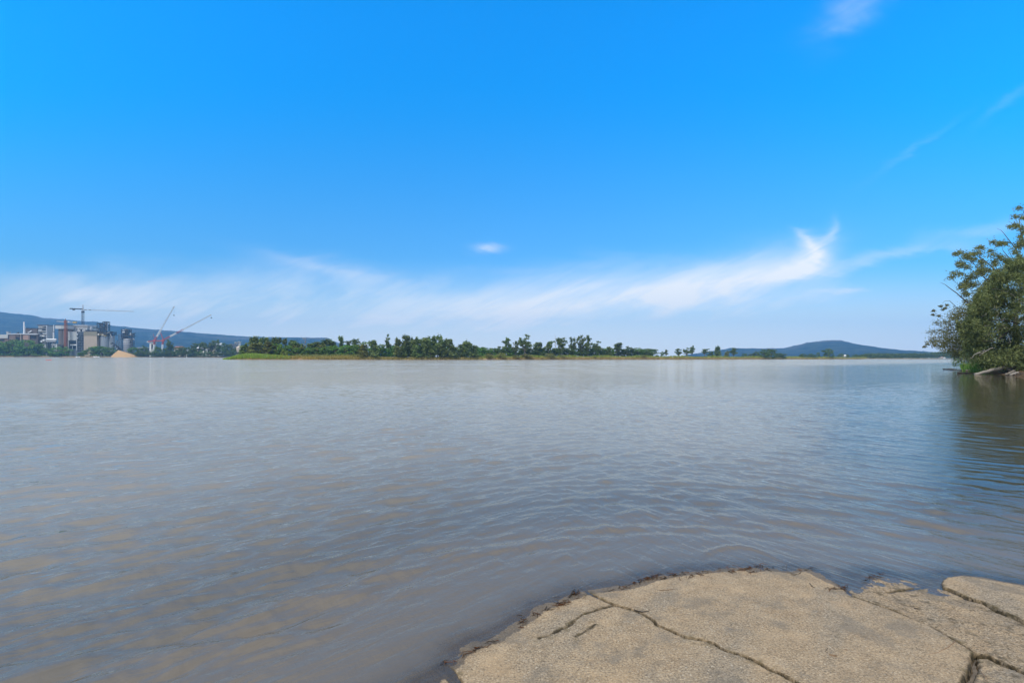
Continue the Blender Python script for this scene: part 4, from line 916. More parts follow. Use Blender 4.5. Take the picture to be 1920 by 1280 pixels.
# low spreading tree reaching out over the water
polyC = [(1832, 556), (1812, 563), (1798, 580), (1778, 590), (1764, 600), (1752, 606), (1750, 618), (1737, 628), (1735, 636), (1746, 642), (1752, 650), (1768, 656), (1786, 662), (1800, 674), (1826, 676), (1850, 640), (1850, 570)]
bx, by = P(1836, 684, 92).x, 92.0
tC = thing('bank_tree', (bx, by, rb_z(bx, by) - .1), 'sparse leafy tree leaning low over the water behind the reeds, left of the casuarina', 'tree')
C, Rd = [], []
for (px, py) in px_poly_pts(polyC, 300, rg):
    dens = np.clip((px - 1735) / 80, 0, 1)
    if rg.random() > .30 + .7 * dens: continue
    q = P(px, py, 92 + rg.normal(0, 2.5)); C.append(tuple(q - tC.location)); r_ = rg.uniform(.25, .5) + .45 * dens * rg.random(); Rd.append((r_ * 2.2, r_ * 1.8, r_ * 1.5))
for (px, py) in [(1750, 583), (1764, 574), (1772, 578), (1749, 590), (1738, 645), (1733, 650), (1752, 648), (1768, 580), (1760, 592), (1775, 572)]:
    q = P(px, py, 92 + rg.normal(0, .5)); C.append(tuple(q - tC.location)); Rd.append((.3, .3, .22))
V, Fq = leaf_quads(C, Rd, 90, .125, 1.8, rg, .1, .2); link('crown', mesh_from('crown', V, Fq, F_GUMN), tC)
tb = MB(tC.location)
tb.tube(limb(tC.location - Vector((0, 0, .4)), P(1838, 630, 92), 5, rg, .03), [.34, .3, .26, .22, .18], 7)
for e_, r0 in [((1740, 632), .14), ((1752, 608), .12), ((1775, 590), .12), ((1800, 572), .1), ((1756, 650), .1), ((1780, 660), .1), ((1748, 640), .08), ((1752, 585), .05)]:
    tb.tube(limb(P(1838, 645 + rg.uniform(-15, 10), 92), P(*e_, 92 + rg.uniform(-1.5, 1.5)), 6, rg, .05), list(np.linspace(r0, .02, 6)), 5)
tb.build('trunk', M_BARK, tC, True)
tb = MB(tC.location)
for (px, py) in px_poly_pts([(1790, 610), (1830, 590), (1835, 660), (1790, 655)], 16, rg):
    q = P(px, py, 88.5 + rg.uniform(-1, 1)); tb.tube(limb(q, q + Vector((rg.normal(-.6, 1.0), 0, rg.normal(.0, .3))), 4, rg, .1), [.03, .026, .02, .008], 4)
tb.build('twig', M_DEAD, tC); tC.children[-1]['label'] = 'pale dead twigs'
# undergrowth behind, reeds and plumes in front
def rb_shrub(px, py, Yd, w_, h_, m_, label, per=34):
    o = P(px, py, Yd); o.z = rb_z(o.x, o.y) - .1; t = thing('shrub', o, label, 'shrub')
    C, Rd = [], []
    for j in range(40):
        a, r_ = rg.uniform(0, 2 * PI), math.sqrt(rg.random()); k = rg.uniform(.25, .5) * w_ / 4
        C.append((r_ * w_ / 2 * math.cos(a), r_ * w_ / 2 * math.sin(a), h_ * rg.uniform(.1, .95) * (1 - .5 * r_ * r_))); Rd.append((k, k, k))
    V, Fq = leaf_quads(C, Rd, per, .17, 1.8, rg, 0, .3); link('crown', mesh_from('crown', V, Fq, m_), t)
    tb = MB()
    for j in range(5): tb.tube(limb((0, 0, -.2), (rg.normal(0, w_ / 5), rg.normal(0, w_ / 5), h_ * .7), 4, rg), [.06, .05, .035, .015], 4)
    tb.build('stem', M_BARK, t)
rb_shrub(1826, 682, 100, 7, 4.2, F_DARK, 'dark thicket in deep shade behind the reeds under the leaning tree')
rb_shrub(1868, 690, 70, 3.2, 1.3, F_LIME, 'small yellow green bush between the reeds and the pale fallen trunk')
rb_shrub(1908, 695, 64, 5, 2.2, F_CASN, 'low casuarina regrowth behind the pile of fallen logs')
rb_shrub(1850, 688, 82, 4, 2.2, F_DARK, 'dark low bush between the reeds and the overhanging casuarina')
rb_shrub(1890, 690, 76, 8, 5, F_DARK, 'shaded undergrowth beneath the overhanging casuarina')
rb_shrub(1940, 695, 72, 9, 6, F_DARK, 'shaded undergrowth behind the casuarina trunk at the edge of the view')
pts = []
for k in range(2600):
    p = rg.uniform(1803, 1846); Yd = rg.uniform(80, 92) - (p - 1803) * .25; q = P(p, 690, Yd); pts.append((q.x, Yd, max(rb_z(q.x, Yd), 0) - .1))
V, Fq = blades(pts, 1.05, .07, rg, .22); tag(link('reeds', mesh_from('reeds', V, Fq, foliage('bank_reeds', (.022, .042, .010), (.042, .074, .020), (.075, .105, .036), .3))), 'bright green reeds at the foot of the right bank trees', 'reeds', kind='stuff')
pts = []
for k in range(500):
    p = rg.normal(1833, 5); Yd = rg.uniform(82, 88); q = P(p, 690, Yd); pts.append((q.x, Yd, rb_z(q.x, Yd) - .1))
V, Fq = blades(pts, 1.75, .06, rg, .12); tag(link('plume_grass', mesh_from('plume_grass', V, Fq, M_TAN)), 'tan feathery grass plumes rising out of the bright green reeds', 'grass', kind='stuff')
# fallen logs
def log(pts, r0, r1, m_, label, branches=()):
    w_ = [P(x, y, Yd) for x, y, Yd in pts]; o = thing('fallen_log', w_[0], label, 'log')
    fine = []
    for a_, b_ in zip(w_[:-1], w_[1:]):
        for t_ in np.linspace(0, 1, 5)[:-1]: fine.append(a_.lerp(b_, t_) + Vector(rg.normal(0, .035, 3)))
    fine.append(w_[-1])
    MB(o.location).tube(fine, [r0 + (r1 - r0) * (k / (len(fine) - 1)) * (1 + .12 * rg.normal()) for k in range(len(fine))], 8).build('trunk', m_, o, True)
    if branches:
        tb = MB(o.location)
        for bpts, rb in branches: q = [P(*p) for p in bpts]; tb.tube(q, list(np.linspace(rb, rb * .3, len(q))), 5)
        tb.build('branch', m_, o)
log([(1829, 702, 62), (1850, 696.5, 62.5), (1866, 692.5, 63), (1881, 689, 63.5), (1900, 690.5, 64)], .16, .28, M_DEAD, 'thick pale bleached trunk slanting from the bank down into the water', [([(1881, 689, 63.5), (1890, 693, 63.3), (1898, 695, 63)], .12), ([(1885, 689, 63.5), (1884, 694, 63.2)], .09)])
log([(1770, 691.6, 88), (1788, 692.5, 86), (1805, 695.4, 80), (1822, 697.5, 78)], .10, .15, M_DARKWOOD, 'long thin dark log reaching farthest out over the water', [([(1786, 692.4, 86), (1782, 689.5, 86.2)], .05)])
log([(1811, 694.5, 77), (1830, 693.6, 76), (1850, 692.8, 75), (1866, 692.6, 74)], .13, .2, simple('brown_wood', (.24, .18, .12), .85, .2, 3.0), 'brown log lying level along the mud below the reeds')
log([(1795, 698.8, 67), (1812, 700, 66.5), (1834, 701, 66)], .11, .14, M_DARKWOOD, 'dark half sunken log lying on the water in front of the pale trunk')
log([(1882, 684, 66), (1893, 685.3, 66), (1906, 687.2, 66)], .10, .14, M_DEAD, 'short grey branch sticking out above the pale trunk')
log([(1886, 702.5, 59.5), (1894, 698.8, 60), (1902, 695.5, 61)], .11, .15, simple('grey_wood', (.20, .17, .135), .85, .2, 3.0), 'short grey log tilted on the bank right of the pale trunk')
log([(1896, 702.3, 58.5), (1903, 700, 59), (1909, 698.6, 59.5)], .12, .14, M_DEAD, 'stubby pale log at the right end of the log pile')
tb = thing('tree_roots', P(1912, 704, 57), 'tangle of bare roots on the muddy bank at the edge of the water', 'roots')
rt = MB(tb.location)
for k in range(18): q = P(1908 + rg.uniform(-2, 12), 703 - rg.uniform(0, 3), 57 + rg.uniform(-1, 2)); rt.tube(limb(q, q + Vector((rg.normal(-.3, .5), rg.normal(-.4, .4), -abs(rg.normal(.3, .2)))), 4, rg, .15), [.05, .045, .035, .02], 5)
rt.build('root', M_DARKWOOD, tb)

# ------------------------------------------------------------------ riverside works on the far left bank
YB = 835.0
def mk(name, col, **k): return simple(name, col, **k)
C_WHITE = mk('white_cladding', (.50, .51, .51), var=.06, ribs=.35); C_PALE = mk('pale_grey_cladding', (.40, .42, .42), var=.08, ribs=.3); C_BROWN = mk('brown_works_wall', (.11, .09, .078), var=.16, scale=.12)
C_BROWN2 = mk('warm_brown_wall', (.19, .135, .105), var=.16, scale=.12); C_SILO = mk('dark_taupe_silo', (.135, .118, .108), var=.08, scale=.1); C_BEIGE = mk('beige_concrete', (.40, .33, .26), var=.07, scale=.1); C_OLIVE = mk('olive_grey_band', (.24, .22, .16), var=.08, ribs=.3)
C_STEEL = mk('galvanised_steel', (.30, .33, .36), var=.1, rough=.45, metal=.3, ribs=.5); C_DARK = mk('dark_steel', (.045, .05, .06), var=.1); C_BLUE = mk('blue_grey_steel', (.13, .16, .20), var=.12, scale=.2); C_ORNG = mk('rust_orange_steel', (.30, .10, .045), var=.1)
C_YEL = mk('yellow_concrete', (.36, .27, .10), var=.08); C_RED = mk('red_crane_steel', (.40, .10, .10), var=.06); C_CW = mk('white_crane_steel', (.78, .78, .76), var=.04); C_LGREY = mk('light_grey_steel', (.46, .48, .50), var=.05); C_PINK = mk('pinkish_wall', (.38, .25, .20), var=.12, scale=.15)
C_GLASS = mk('dark_opening', (.02, .024, .03), var=.1, rough=.3); C_LAMP = mk('white_equipment', (.75, .76, .76), var=.04); C_CREAM = mk('cream_wall', (.58, .50, .40), var=.06); C_TILE = mk('terracotta_roof', (.30, .13, .08), var=.15, scale=.6); C_SAND = mk('yellow_sand', (.44, .285, .14), var=.09, scale=.4, bump=.3)
PXM = YB / F
def pt(px, py, dy=0.0): return P(px, py, YB + dy)
GZ = 1.0
class Bld:
    def __init__(s, name, px, label, cat, group=None, dy=0.0):
        s.dy = dy; q = pt(px, 660, dy); s.t = thing(name, (q.x, q.y, GZ), label, cat, group); s.t['kind'] = 'thing'
    def box(s, part, m_, x0, y0, x1, y1, d0=0, d1=12, label=None):
        a, b = pt(x0, y0, s.dy), pt(x1, y1, s.dy); zb = GZ - .5 if y1 >= 660 else b.z
        o = MB(s.t.location).box((a.x, YB + s.dy + d0, a.z), (b.x, YB + s.dy + d1, zb)).build(part, m_, s.t)
        if label: o['label'] = label
        return o
    def boxes(s, part, m_, lst, d0=-.4, d1=.0):
        mb = MB(s.t.location)
        for x0, y0, x1, y1 in lst: a, b = pt(x0, y0, s.dy), pt(x1, y1, s.dy); mb.box((a.x, YB + s.dy + d0, a.z), (b.x, YB + s.dy + d1, b.z))
        return mb.build(part, m_, s.t)
    def each(s, part, m_, lst, d0=-.4, d1=0.):
        for r_ in lst: s.boxes(part, m_, [r_], d0, d1)
    def cyl(s, part, m_, xc, rpx, ytop, ybot, d=6, cone=0.0, rtop=None):
        c = pt(xc, 660, s.dy); r_ = rpx * PXM; zt = pt(xc, ytop, s.dy).z; zb = GZ - .5 if ybot >= 660 else pt(xc, ybot, s.dy).z
        prof = [(r_, zb), (r_ if rtop is None else rtop * PXM, zt)]
        if cone: prof += [(r_ * .98, zt + .05), (.4, zt + cone)]
        return MB(s.t.location).lathe((c.x, YB + s.dy + d), prof, 28).build(part, m_, s.t)
    def frame(s, part, m_, x0, y0, x1, y1, nx, ny, r_=.35, d0=0, d1=8, brace=True):
        mb = MB(s.t.location); X = np.linspace(x0, x1, nx + 1); Yv = np.linspace(y0, y1, ny + 1)
        q = lambda x, y, d: Vector((pt(x, y, s.dy).x, YB + s.dy + d, pt(x, y, s.dy).z))
        for d in (d0, d1):
            for x in X: mb.tube([q(x, y0, d), q(x, y1, d)], r_, 4)
            for y in Yv: mb.tube([q(x0, y, d), q(x1, y, d)], r_, 4)
            if brace:
                for i in range(nx):
                    for j in range(ny):
                        if (i + j) % 2: mb.tube([q(X[i], Yv[j], d), q(X[i + 1], Yv[j + 1], d)], r_ * .6, 3)
                        else: mb.tube([q(X[i + 1], Yv[j], d), q(X[i], Yv[j + 1], d)], r_ * .6, 3)
        for x in X:
            for y in Yv: mb.tube([q(x, y, d0), q(x, y, d1)], r_ * .8, 4)
        return mb.build(part, m_, s.t)
    def decks(s, part, m_, x0, x1, ys, th=.5, d0=0, d1=8):
        mb = MB(s.t.location)
        for y in ys: a = pt(x0, y, s.dy); b = pt(x1, y, s.dy); mb.box((a.x, YB + s.dy + d0, a.z), (b.x, YB + s.dy + d1, a.z - th))
        return mb.build(part, m_, s.t)
    def pipe(s, part, m_, pts, r_, d=-1.0):
        return MB(s.t.location).tube([Vector((pt(x, y, s.dy).x, YB + s.dy + d, pt(x, y, s.dy).z)) for x, y in pts], r_, 6).build(part, m_, s.t)

b = Bld('long_shed', 4, 'long low white roofed shed at the left end of the works', 'building', dy=16)
b.box('wall', C_BROWN2, -60, 634, 15, 662, 0, 20); b.box('roof', C_WHITE, -62, 627, 15.5, 634, -1, 21); b.boxes('window', C_GLASS, [(-30, 636, -20, 639), (-10, 636, 8, 639)])
b = Bld('roof_vent', 13.5, 'small white vent stack on the end of the long low shed', 'vent', dy=17); b.box('duct', C_WHITE, 12, 622.5, 15.5, 627, 0, 4); b.box('cap', C_LGREY, 11.6, 621.6, 15.9, 622.5, -.5, 4.5); b.t.location.z = pt(13.5, 627, 17).z
for ch in b.t.children: ch.location.z -= b.t.location.z - GZ
b = Bld('works_building', 42, 'low brown works building with pinkish walls and dark openings', 'building')
b.box('wall', C_BROWN, 15, 627, 71, 662, 0, 18); b.box('roof', C_LGREY, 14.6, 625, 71, 627, -.6, 18.4)
b.box('bay', C_BROWN2, 18, 629, 30, 641, -.8, 0); b.box('bay', C_PINK, 44, 628, 54, 637, -.9, 0); b.box('bay', C_BROWN2, 54, 627.3, 57, 638, -1.0, 0)
b.each('opening', C_GLASS, [(15.6, 628, 18, 636), (31, 632, 36, 637), (58, 629, 62, 634), (63, 629, 68, 635)]); b.pipe('pipe', C_LGREY, [(34, 626.4), (70, 627.2)], .35, -1.6); b.pipe('post', C_CREAM, [(40.5, 625), (40.5, 640)], .3, -1.6); b.each('roof_vent', C_DARK, [(27.5, 622.5, 29.5, 625)], 3, 6)
b = Bld('chimney', 42.7, 'tall white chimney standing behind the low brown works building', 'chimney', dy=12)
b.cyl('shaft', C_CW, 42.7, 1.25, 603.5, 660, 2, rtop=1.0); b.cyl('rim', C_LGREY, 42.7, 1.2, 602.8, 603.5, 2); b.pipe('pipe', C_LGREY, [(46, 611), (46, 626)], .3, 1)
b = Bld('process_hall', 58, 'dark brown windowless block behind the low works building', 'building', dy=20)
b.box('wall', C_BROWN, 47, 616, 70, 662, 0, 16); b.box('roof', C_DARK, 46.6, 614.8, 70.3, 616, -.4, 16.4); b.pipe('conveyor', C_CW, [(54, 623.5), (57, 622.5), (60.5, 620)], .8, -1.5)
b = Bld('concrete_tower', 78, 'grey weathered concrete tower with open floors and white equipment', 'building', dy=4)
b.box('wall', C_PALE, 70.5, 610, 86, 662, 1.2, 16); b.box('roof', C_BROWN, 69, 608.8, 86.6, 610, 0, 16.5)
b.each('opening', C_GLASS, [(79, 612, 85.5, 613.5), (78, 617, 85.8, 619), (71.5, 624, 78, 626), (77, 633, 85, 635), (72, 637.5, 78, 640)], 0.6, 1.1); b.each('tank', C_LAMP, [(81, 611.5, 83.5, 612.2), (73, 628, 77.5, 631), (79, 628.5, 84, 630.5), (75.5, 638, 79.5, 641.5), (80.5, 636.5, 84, 639)], -.8, .5)
b.boxes('floor_slab', C_BROWN, [(70, 614.6, 86.5, 615.4), (70, 621.2, 86.5, 622), (70, 627, 86.5, 627.8), (70, 632, 86.5, 632.8), (70, 642, 86.5, 643)], -.3, 1.1); b.box('column', C_LGREY, 86.1, 610, 87.2, 643, 0, 2)
b = Bld('chimney', 98.4, 'thin white stepped chimney left of the dark tall silo', 'chimney', dy=6)
b.cyl('shaft', C_CW, 98.4, 1.1, 622, 660, 2); b.cyl('flue', C_CW, 98.7, .6, 609, 622, 2); b.cyl('collar', C_DARK, 98.4, 1.4, 621.4, 622.2, 2)
b = Bld('pipe_bridge', 95, 'white horizontal duct bridge between the concrete tower and the dark silo', 'bridge', dy=3)
b.pipe('duct', C_LAMP, [(86, 636), (104, 636.6)], 1.6, 2); b.pipe('duct', C_LGREY, [(86, 640), (104, 640.2)], .9, 1); b.frame('trestle', C_DARK, 87, 641, 103, 658, 5, 2, .35, 0, 4)
b = Bld('yard_shed', 102, 'small grey shed in the yard below the duct bridge', 'shed', dy=-6)
b.box('wall', C_PALE, 97, 646, 107, 662, 0, 8); b.box('roof', C_LGREY, 96.5, 644.8, 108.4, 646.2, -.6, 8.6); b.each('door', C_GLASS, [(99, 648, 102, 653)]); b.each('trim', C_LAMP, [(106, 646.4, 107, 652)])
b = Bld('tall_silo', 114, 'dark taupe twin silo with a pale clad top, left of the rust orange crane', 'silo', dy=2)
b.cyl('shell', C_SILO, 110.5, 7.0, 616.3, 660, 8); b.cyl('shell', C_SILO, 119.3, 7.2, 616.3, 660, 8); b.box('wall', C_WHITE, 103.4, 610, 114.5, 616.3, 0, 13); b.box('wall', C_PALE, 114.5, 610, 126.6, 616.3, .2, 13); b.box('roof', C_BROWN, 103.2, 609, 126.8, 610, -.3, 13.3)
b = Bld('tower_crane', 123, 'rust orange tower crane rising in front of the dark taupe silo', 'crane', dy=-6)
mb = MB(b.t.location); mb.lattice(pt(123, 661, -6), pt(123, 600, -6), 2.6, 2.6, 14, .40).build('mast', C_ORNG, b.t)
MB(b.t.location).lattice(pt(123, 603.4, -6), pt(106, 602.2, -6), 1.5, 1.0, 10, .16).build('jib', C_LGREY, b.t); MB(b.t.location).lattice(pt(123, 603.2, -6), pt(144, 604, -6), 1.6, 1.6, 8, .18).build('counter_jib', C_LGREY, b.t)
b.box('counterweight', C_YEL, 137, 602.6, 143.5, 606, -1, 1); b.box('cab', C_ORNG, 121, 601.5, 124.8, 605, -1.2, 1.2); MB(b.t.location).tube([pt(122.6, 600, -6), pt(122.8, 597.5, -6)], .5, 5).build('peak', C_ORNG, b.t); b.each('winch', C_LAMP, [(127.5, 602.6, 130, 604.4)], -.8, .8)
b = Bld('mill_building', 148, 'long white clad mill building with a stepped roof behind the silo blocks', 'building', dy=16)
b.box('wall', C_WHITE, 126, 613.5, 165, 662, 0, 22); b.box('storey', C_WHITE, 136, 609.8, 162, 613.5, 2, 20); b.box('roof', C_BROWN, 125.5, 612.6, 166, 613.6, -.5, 22.5); b.box('roof', C_CW, 135.5, 609.2, 162.5, 609.9, 1, 21); b.box('parapet', C_DARK, 126, 610.3, 136, 612.6, 1, 5)
b.each('window', C_GLASS, [(128 + k * 5, 616.5, 130.5 + k * 5, 617.6) for k in range(7)]); b.cyl('tank', C_LGREY, 169, 2.2, 614, 621, 2, 1.0); b.box('penthouse', C_PALE, 158, 614.5, 166, 622, -3, -.2)
b = Bld('silo_block', 136, 'light grey clad silo block above an open dark frame', 'building')
b.box('wall', C_PALE, 127.3, 622.5, 144, 638, 0, 14); b.box('roof', C_LGREY, 127, 621.6, 144.3, 622.5, -.3, 14.3); b.box('core', C_BLUE, 128, 638, 143.5, 662, 2, 13); b.each('column', C_LGREY, [(127.3, 638, 128.3, 657), (143, 638, 144, 657), (135, 648, 135.7, 657)], 0, 1); b.each('opening', C_GLASS, [(129.5, 641, 143, 644.5), (130, 649, 143, 653)], 1.2, 1.9); b.boxes('beam', C_LAMP, [(131, 645.3, 142.5, 647.2)], .6, 1.5)
b = Bld('steel_frame_tower', 151, 'blue grey open steel frame tower beside the beige block', 'tower', dy=1)
b.frame('frame', C_BLUE, 145, 622, 156.6, 660, 3, 8, .45, 0, 9); b.decks('deck', C_DARK, 145, 156.6, [626.5, 631, 636, 641, 646, 651], .5, 0, 9); b.box('core', C_DARK, 148, 624, 156, 660, 4, 9); b.each('floodlight', C_LAMP, [(145.2, 626, 146.6, 627.6), (145.2, 633, 146.6, 634.6)], -1, -.5); b.each('plant', C_DARK, [(148.5, 616.5, 150, 622)], 2, 4)
b = Bld('beige_block', 169, 'plain beige block with an olive upper band, right of the steel frame', 'building', dy=-1)
b.box('wall', C_BEIGE, 157, 629.2, 181.5, 662, 0, 15); b.box('band', C_OLIVE, 156.8, 621.5, 181.8, 629.2, -.3, 15.3); b.box('roof', C_BROWN, 156.6, 620.8, 182, 621.5, -.5, 15.5); b.boxes('rooflight', C_DARK, [(158, 618, 163, 620.8), (164, 619, 171, 620.8), (174, 619.5, 177, 620.8)], 2, 8)
b = Bld('steel_silo', 191, 'wide galvanised silo carrying pipework, right of the beige block', 'silo', 'galvanised silos', dy=0)
b.cyl('shell', C_STEEL, 190.8, 8.0, 629.5, 660, 8, 1.5); b.decks('deck', C_YEL, 181.8, 200, [624.6, 628.2], .5, 0, 12); b.frame('railing', C_DARK, 182, 621.5, 199.5, 628, 8, 3, .25, 0, 12)
b.each('pipe', C_LAMP, [(184, 625.5, 186, 628), (191.5, 626.4, 194.2, 629)], -1, -.3); b.pipe('pipe', C_YEL, [(186, 627), (193, 627.4), (199, 630)], .5, -1.2)
b = Bld('steel_silo', 204.5, 'narrow galvanised silo at the right end of the silo pair', 'silo', 'galvanised silos', dy=3)
b.cyl('shell', C_STEEL, 204.5, 4.6, 629, 660, 6, 1.2); b.decks('deck', C_DARK, 199, 209.5, [623.5, 628], .5, 1, 11); b.frame('railing', C_DARK, 199.5, 621.5, 209, 628, 4, 3, .25, 1, 11); b.pipe('pipe', C_LGREY, [(200, 625), (206, 622.5)], .5, -.5); b.pipe('pipe', C_LGREY, [(207, 626), (210, 633)], .5, -.5)
for xa, xb, yt, lb in [(181.6, 190.4, 606, 'lower left open steel preheater tower above the galvanised silos'), (192.2, 199.6, 603, 'taller right open steel preheater tower above the galvanised silos')]:
    b = Bld('preheater_tower', (xa + xb) / 2, lb, 'tower', 'preheater towers', dy=12); ny = 5
    b.frame('frame', C_DARK, xa, yt, xb, 660, 2, 11, .42, 0, 7); ys = np.arange(yt + 1, 621, 3.6); b.decks('deck', C_DARK, xa, xb, ys, .6, 0, 7)
    for y in ys[:-1]: b.cyl('cyclone', C_LAMP, (xa + xb) / 2 + .6, 1.7, y + .8, y + 2.9, 3)
    b.each('duct', C_LGREY, [(xb - .2, yt + 1, xb + .8, 620)], 1, 2)
b = Bld('ribbed_silo', 233, 'round ribbed steel silo with a caged top standing alone behind the sand heap', 'silo', dy=2)
b.cyl('shell', mk('ribbed_steel', (.27, .28, .31), var=.1, rough=.5, ribs=.55), 233.5, 7.4, 634, 662, 8, 1.5)
mb = MB(b.t.location); c_ = pt(233.5, 660, 2)
for y in (635, 637.6, 640.4, 643.4): mb.lathe((c_.x, YB + 10), [(7.55 * PXM, pt(0, y, 2).z - .3), (7.75 * PXM, pt(0, y, 2).z - .2), (7.75 * PXM, pt(0, y, 2).z + .2), (7.55 * PXM, pt(0, y, 2).z + .3)], 28)
mb.build('hoop', C_LAMP, b.t)
b.frame('cage', C_DARK, 225.5, 617, 236.5, 633.5, 3, 5, .36, 2, 12); b.decks('deck', C_DARK, 225, 237, [618.5, 621.8, 625.3, 628.6, 632], .5, 2, 12); b.cyl('vessel', C_PALE, 231, 2.8, 616, 631, 7); b.each('panel', C_LAMP, [(228.5, 621.9, 233, 623.2), (229, 618.4, 232, 619.4)], .8, 1.8)
b.frame('stair_tower', C_BLUE, 220.5, 627, 225.5, 656, 2, 7, .34, 2, 8); b.pipe('conveyor', C_DARK, [(228, 634.5), (236, 630.5), (243.5, 628.5)], .9, 1)
b = Bld('lift_tower', 247, 'thin dark elevator tower with a round head right of the ribbed silo', 'tower', dy=5)
b.frame('frame', C_DARK, 245.8, 625, 249.3, 656, 1, 10, .34, 0, 3); b.cyl('head', C_PALE, 244.6, 1.7, 624, 629, 1); b.decks('deck', C_DARK, 243, 251.5, [624.5, 629], .5, 0, 4); b.pipe('chute', C_DARK, [(249, 627), (253.5, 624)], .5, 0); b.pipe('chute', C_DARK, [(246, 636), (243.5, 643)], .6, 0); b.pipe('chute', C_LGREY, [(249, 634), (252, 637)], .4, 0)
b = Bld('conveyor_gantry', 214, 'dark sloping conveyor gantry running down from the silos to the sand heap', 'conveyor', dy=-2)
MB(b.t.location).lattice(pt(209, 643, -2), pt(228, 656, -2), 2.4, 2.4, 10, .3).build('truss', C_DARK, b.t); b.each('drum', C_LAMP, [(210.5, 645, 212.5, 647), (216, 648.5, 218, 651), (219, 651.5, 221, 654)], -1, 1); b.each('leg', C_DARK, [(213, 648, 213.6, 660), (220, 654, 220.6, 661)], -.5, .5)
b = Bld('stack_group', 214.5, 'cluster of short pale vent pipes between the silos and the ribbed silo', 'pipes', dy=24)
for x_, y_ in [(211.5, 638), (213.5, 636.5), (216.5, 637.5), (219, 639)]: b.cyl('pipe', C_LGREY, x_, .5, y_, 660, 2)
# sand heap
q = P(222, 656, 815); rgs = np.random.default_rng(3)
xx, yy_ = np.meshgrid(np.linspace(-8, 33, 90), np.linspace(-13, 13, 60)); Hs = q.z - .8
ridge = np.where(xx < 0, xx / 7, xx / 31); rr_ = np.sqrt(ridge ** 2 + (yy_ / 12) ** 2)
zz_ = Hs * (1 - rr_ * (1 - .10 * np.sin(rr_ * 3))) + .25 * fbm(xx / 4, yy_ / 4, 5, 4)
sh = link('sand_heap', mesh_from('sand_heap', np.stack([xx, yy_, np.maximum(zz_, -1.4)], -1).reshape(-1, 3), grid_faces(60, 90, False), C_SAND, True)); sh.location = (q.x, 815, .8); tag(sh, 'large heap of orange yellow sand sloping down to the shore', 'sand heap')
# low sheds, tank and houses to the right
b = Bld('dark_shed', 263, 'low dark shed right of the ribbed silo, behind the shore trees', 'shed', dy=10)
b.box('wall', C_BLUE, 256, 652, 272, 662, 0, 10); b.box('roof', C_LGREY, 255.5, 651, 272.5, 652, -.4, 10.4); b.each('door', C_GLASS, [(258, 653.5, 261, 659), (265, 653.5, 269, 659)]); b.each('post', C_LAMP, [(263, 652.5, 263.6, 660)])
b = Bld('white_tank', 283, 'white tank building with a dark bay left of the first red crane', 'tank', dy=8)
b.cyl('shell', C_CW, 281, 2.6, 643.5, 660, 3, .6); b.box('bay', C_PALE, 283.2, 643, 288, 662, 0, 6); b.each('opening', C_GLASS, [(284.2, 645.5, 287, 654)]); b.box('roof', C_LGREY, 277.6, 641.2, 289, 642.6, -.4, 7)
for nm, pxm, tip, apex, cj, lb in [(0, 288.3, (326, 575), None, (276.5, 640.4), 'left red and white luffing crane with its steep boom pointing highest'), (1, 304.3, (394.6, 590.8), (301, 624), (289.5, 638.6), 'right red and white luffing crane with its long boom reaching low to the right')]:
    b = Bld('luffing_crane', pxm, lb, 'crane', 'red and white luffing cranes', dy=2); o = b.t.location
    MB(o).lattice(pt(pxm - .6, 661, 2), pt(pxm + .6, 645.5, 2), 1.7, 1.7, 7, .22).build('mast', C_CW, b.t); MB(o).lattice(pt(pxm + .6, 645.5, 2), pt(pxm + 1.4, 639.8, 2), 1.8, 1.8, 3, .24).build('mast_head', C_RED, b.t)
    b.box('cab', C_RED, pxm - .6, 636.6, pxm + 3.6, 640, -1.3, 1.3); MB(o).lattice(pt(pxm + 1, 638.6, 2), pt(*cj, 2), 1.4, 1.2, 6, .28).build('counter_jib', C_RED, b.t); b.box('counterweight', C_RED if nm else C_LGREY, cj[0] - .5, cj[1] - 1, cj[0] + 2, cj[1] + 1.5, -1, 1)
    f0 = np.array([pxm + 2.4, 637.0]); f1 = np.array(tip)
    cuts = [(0, .10, C_RED, .19), (.10, .30, C_CW, .17), (.30, 1.0, C_LGREY, .11)] if not nm else [(0, .07, C_RED, .19), (.07, .14, C_RED, .19), (.14, .27, C_CW, .18), (.27, .42, C_RED, .14), (.42, 1.0, C_LGREY, .11)]
    for a_, c2, m_, r_ in cuts: pa, pb = f0 + (f1 - f0) * a_, f0 + (f1 - f0) * c2; MB(o).lattice(pt(*pa, 2), pt(*pb, 2), 1.9 if c2 < 1 else 1.6, 1.9 if c2 < 1 else .9, max(3, int((c2 - a_) * 26)), r_).build('boom', m_, b.t)
    ap = apex or (pxm - 1.0, 626); MB(o).tube([pt(pxm + 2, 637, 2), pt(*ap, 2)], .5 if nm else .28, 5).build('a_frame', C_RED, b.t); MB(o).tube([pt(*ap, 2), pt(*(f0 + (f1 - f0) * .7), 2)], .07, 3).build('pendant', C_LGREY, b.t); MB(o).tube([pt(*ap, 2), pt(*cj, 2)], .07, 3).build('pendant', C_LGREY, b.t)
    hk = tip if not nm else (tip[0] + 1.6, tip[1] + .8); MB(o).tube([pt(*hk, 2), pt(hk[0], hk[1] + (3.4 if nm else 15), 2)], .08, 3).build('hoist_rope', C_DARK, b.t); q = pt(hk[0], hk[1] + (4.2 if nm else 16), 2); MB(o).box(q - Vector((.7, .6, .7)), q + Vector((.7, .6, .7))).build('hook_block', C_DARK, b.t)
    q = pt(*tip, 2); MB(o).box(q - Vector((.9, .5, .6)), q + Vector((.9, .5, .6))).build('boom_head', C_LGREY, b.t)
b = Bld('tower_crane', 155, 'dark hammerhead tower crane with a long thin pale jib above the mill building', 'crane', dy=30); o = b.t.location
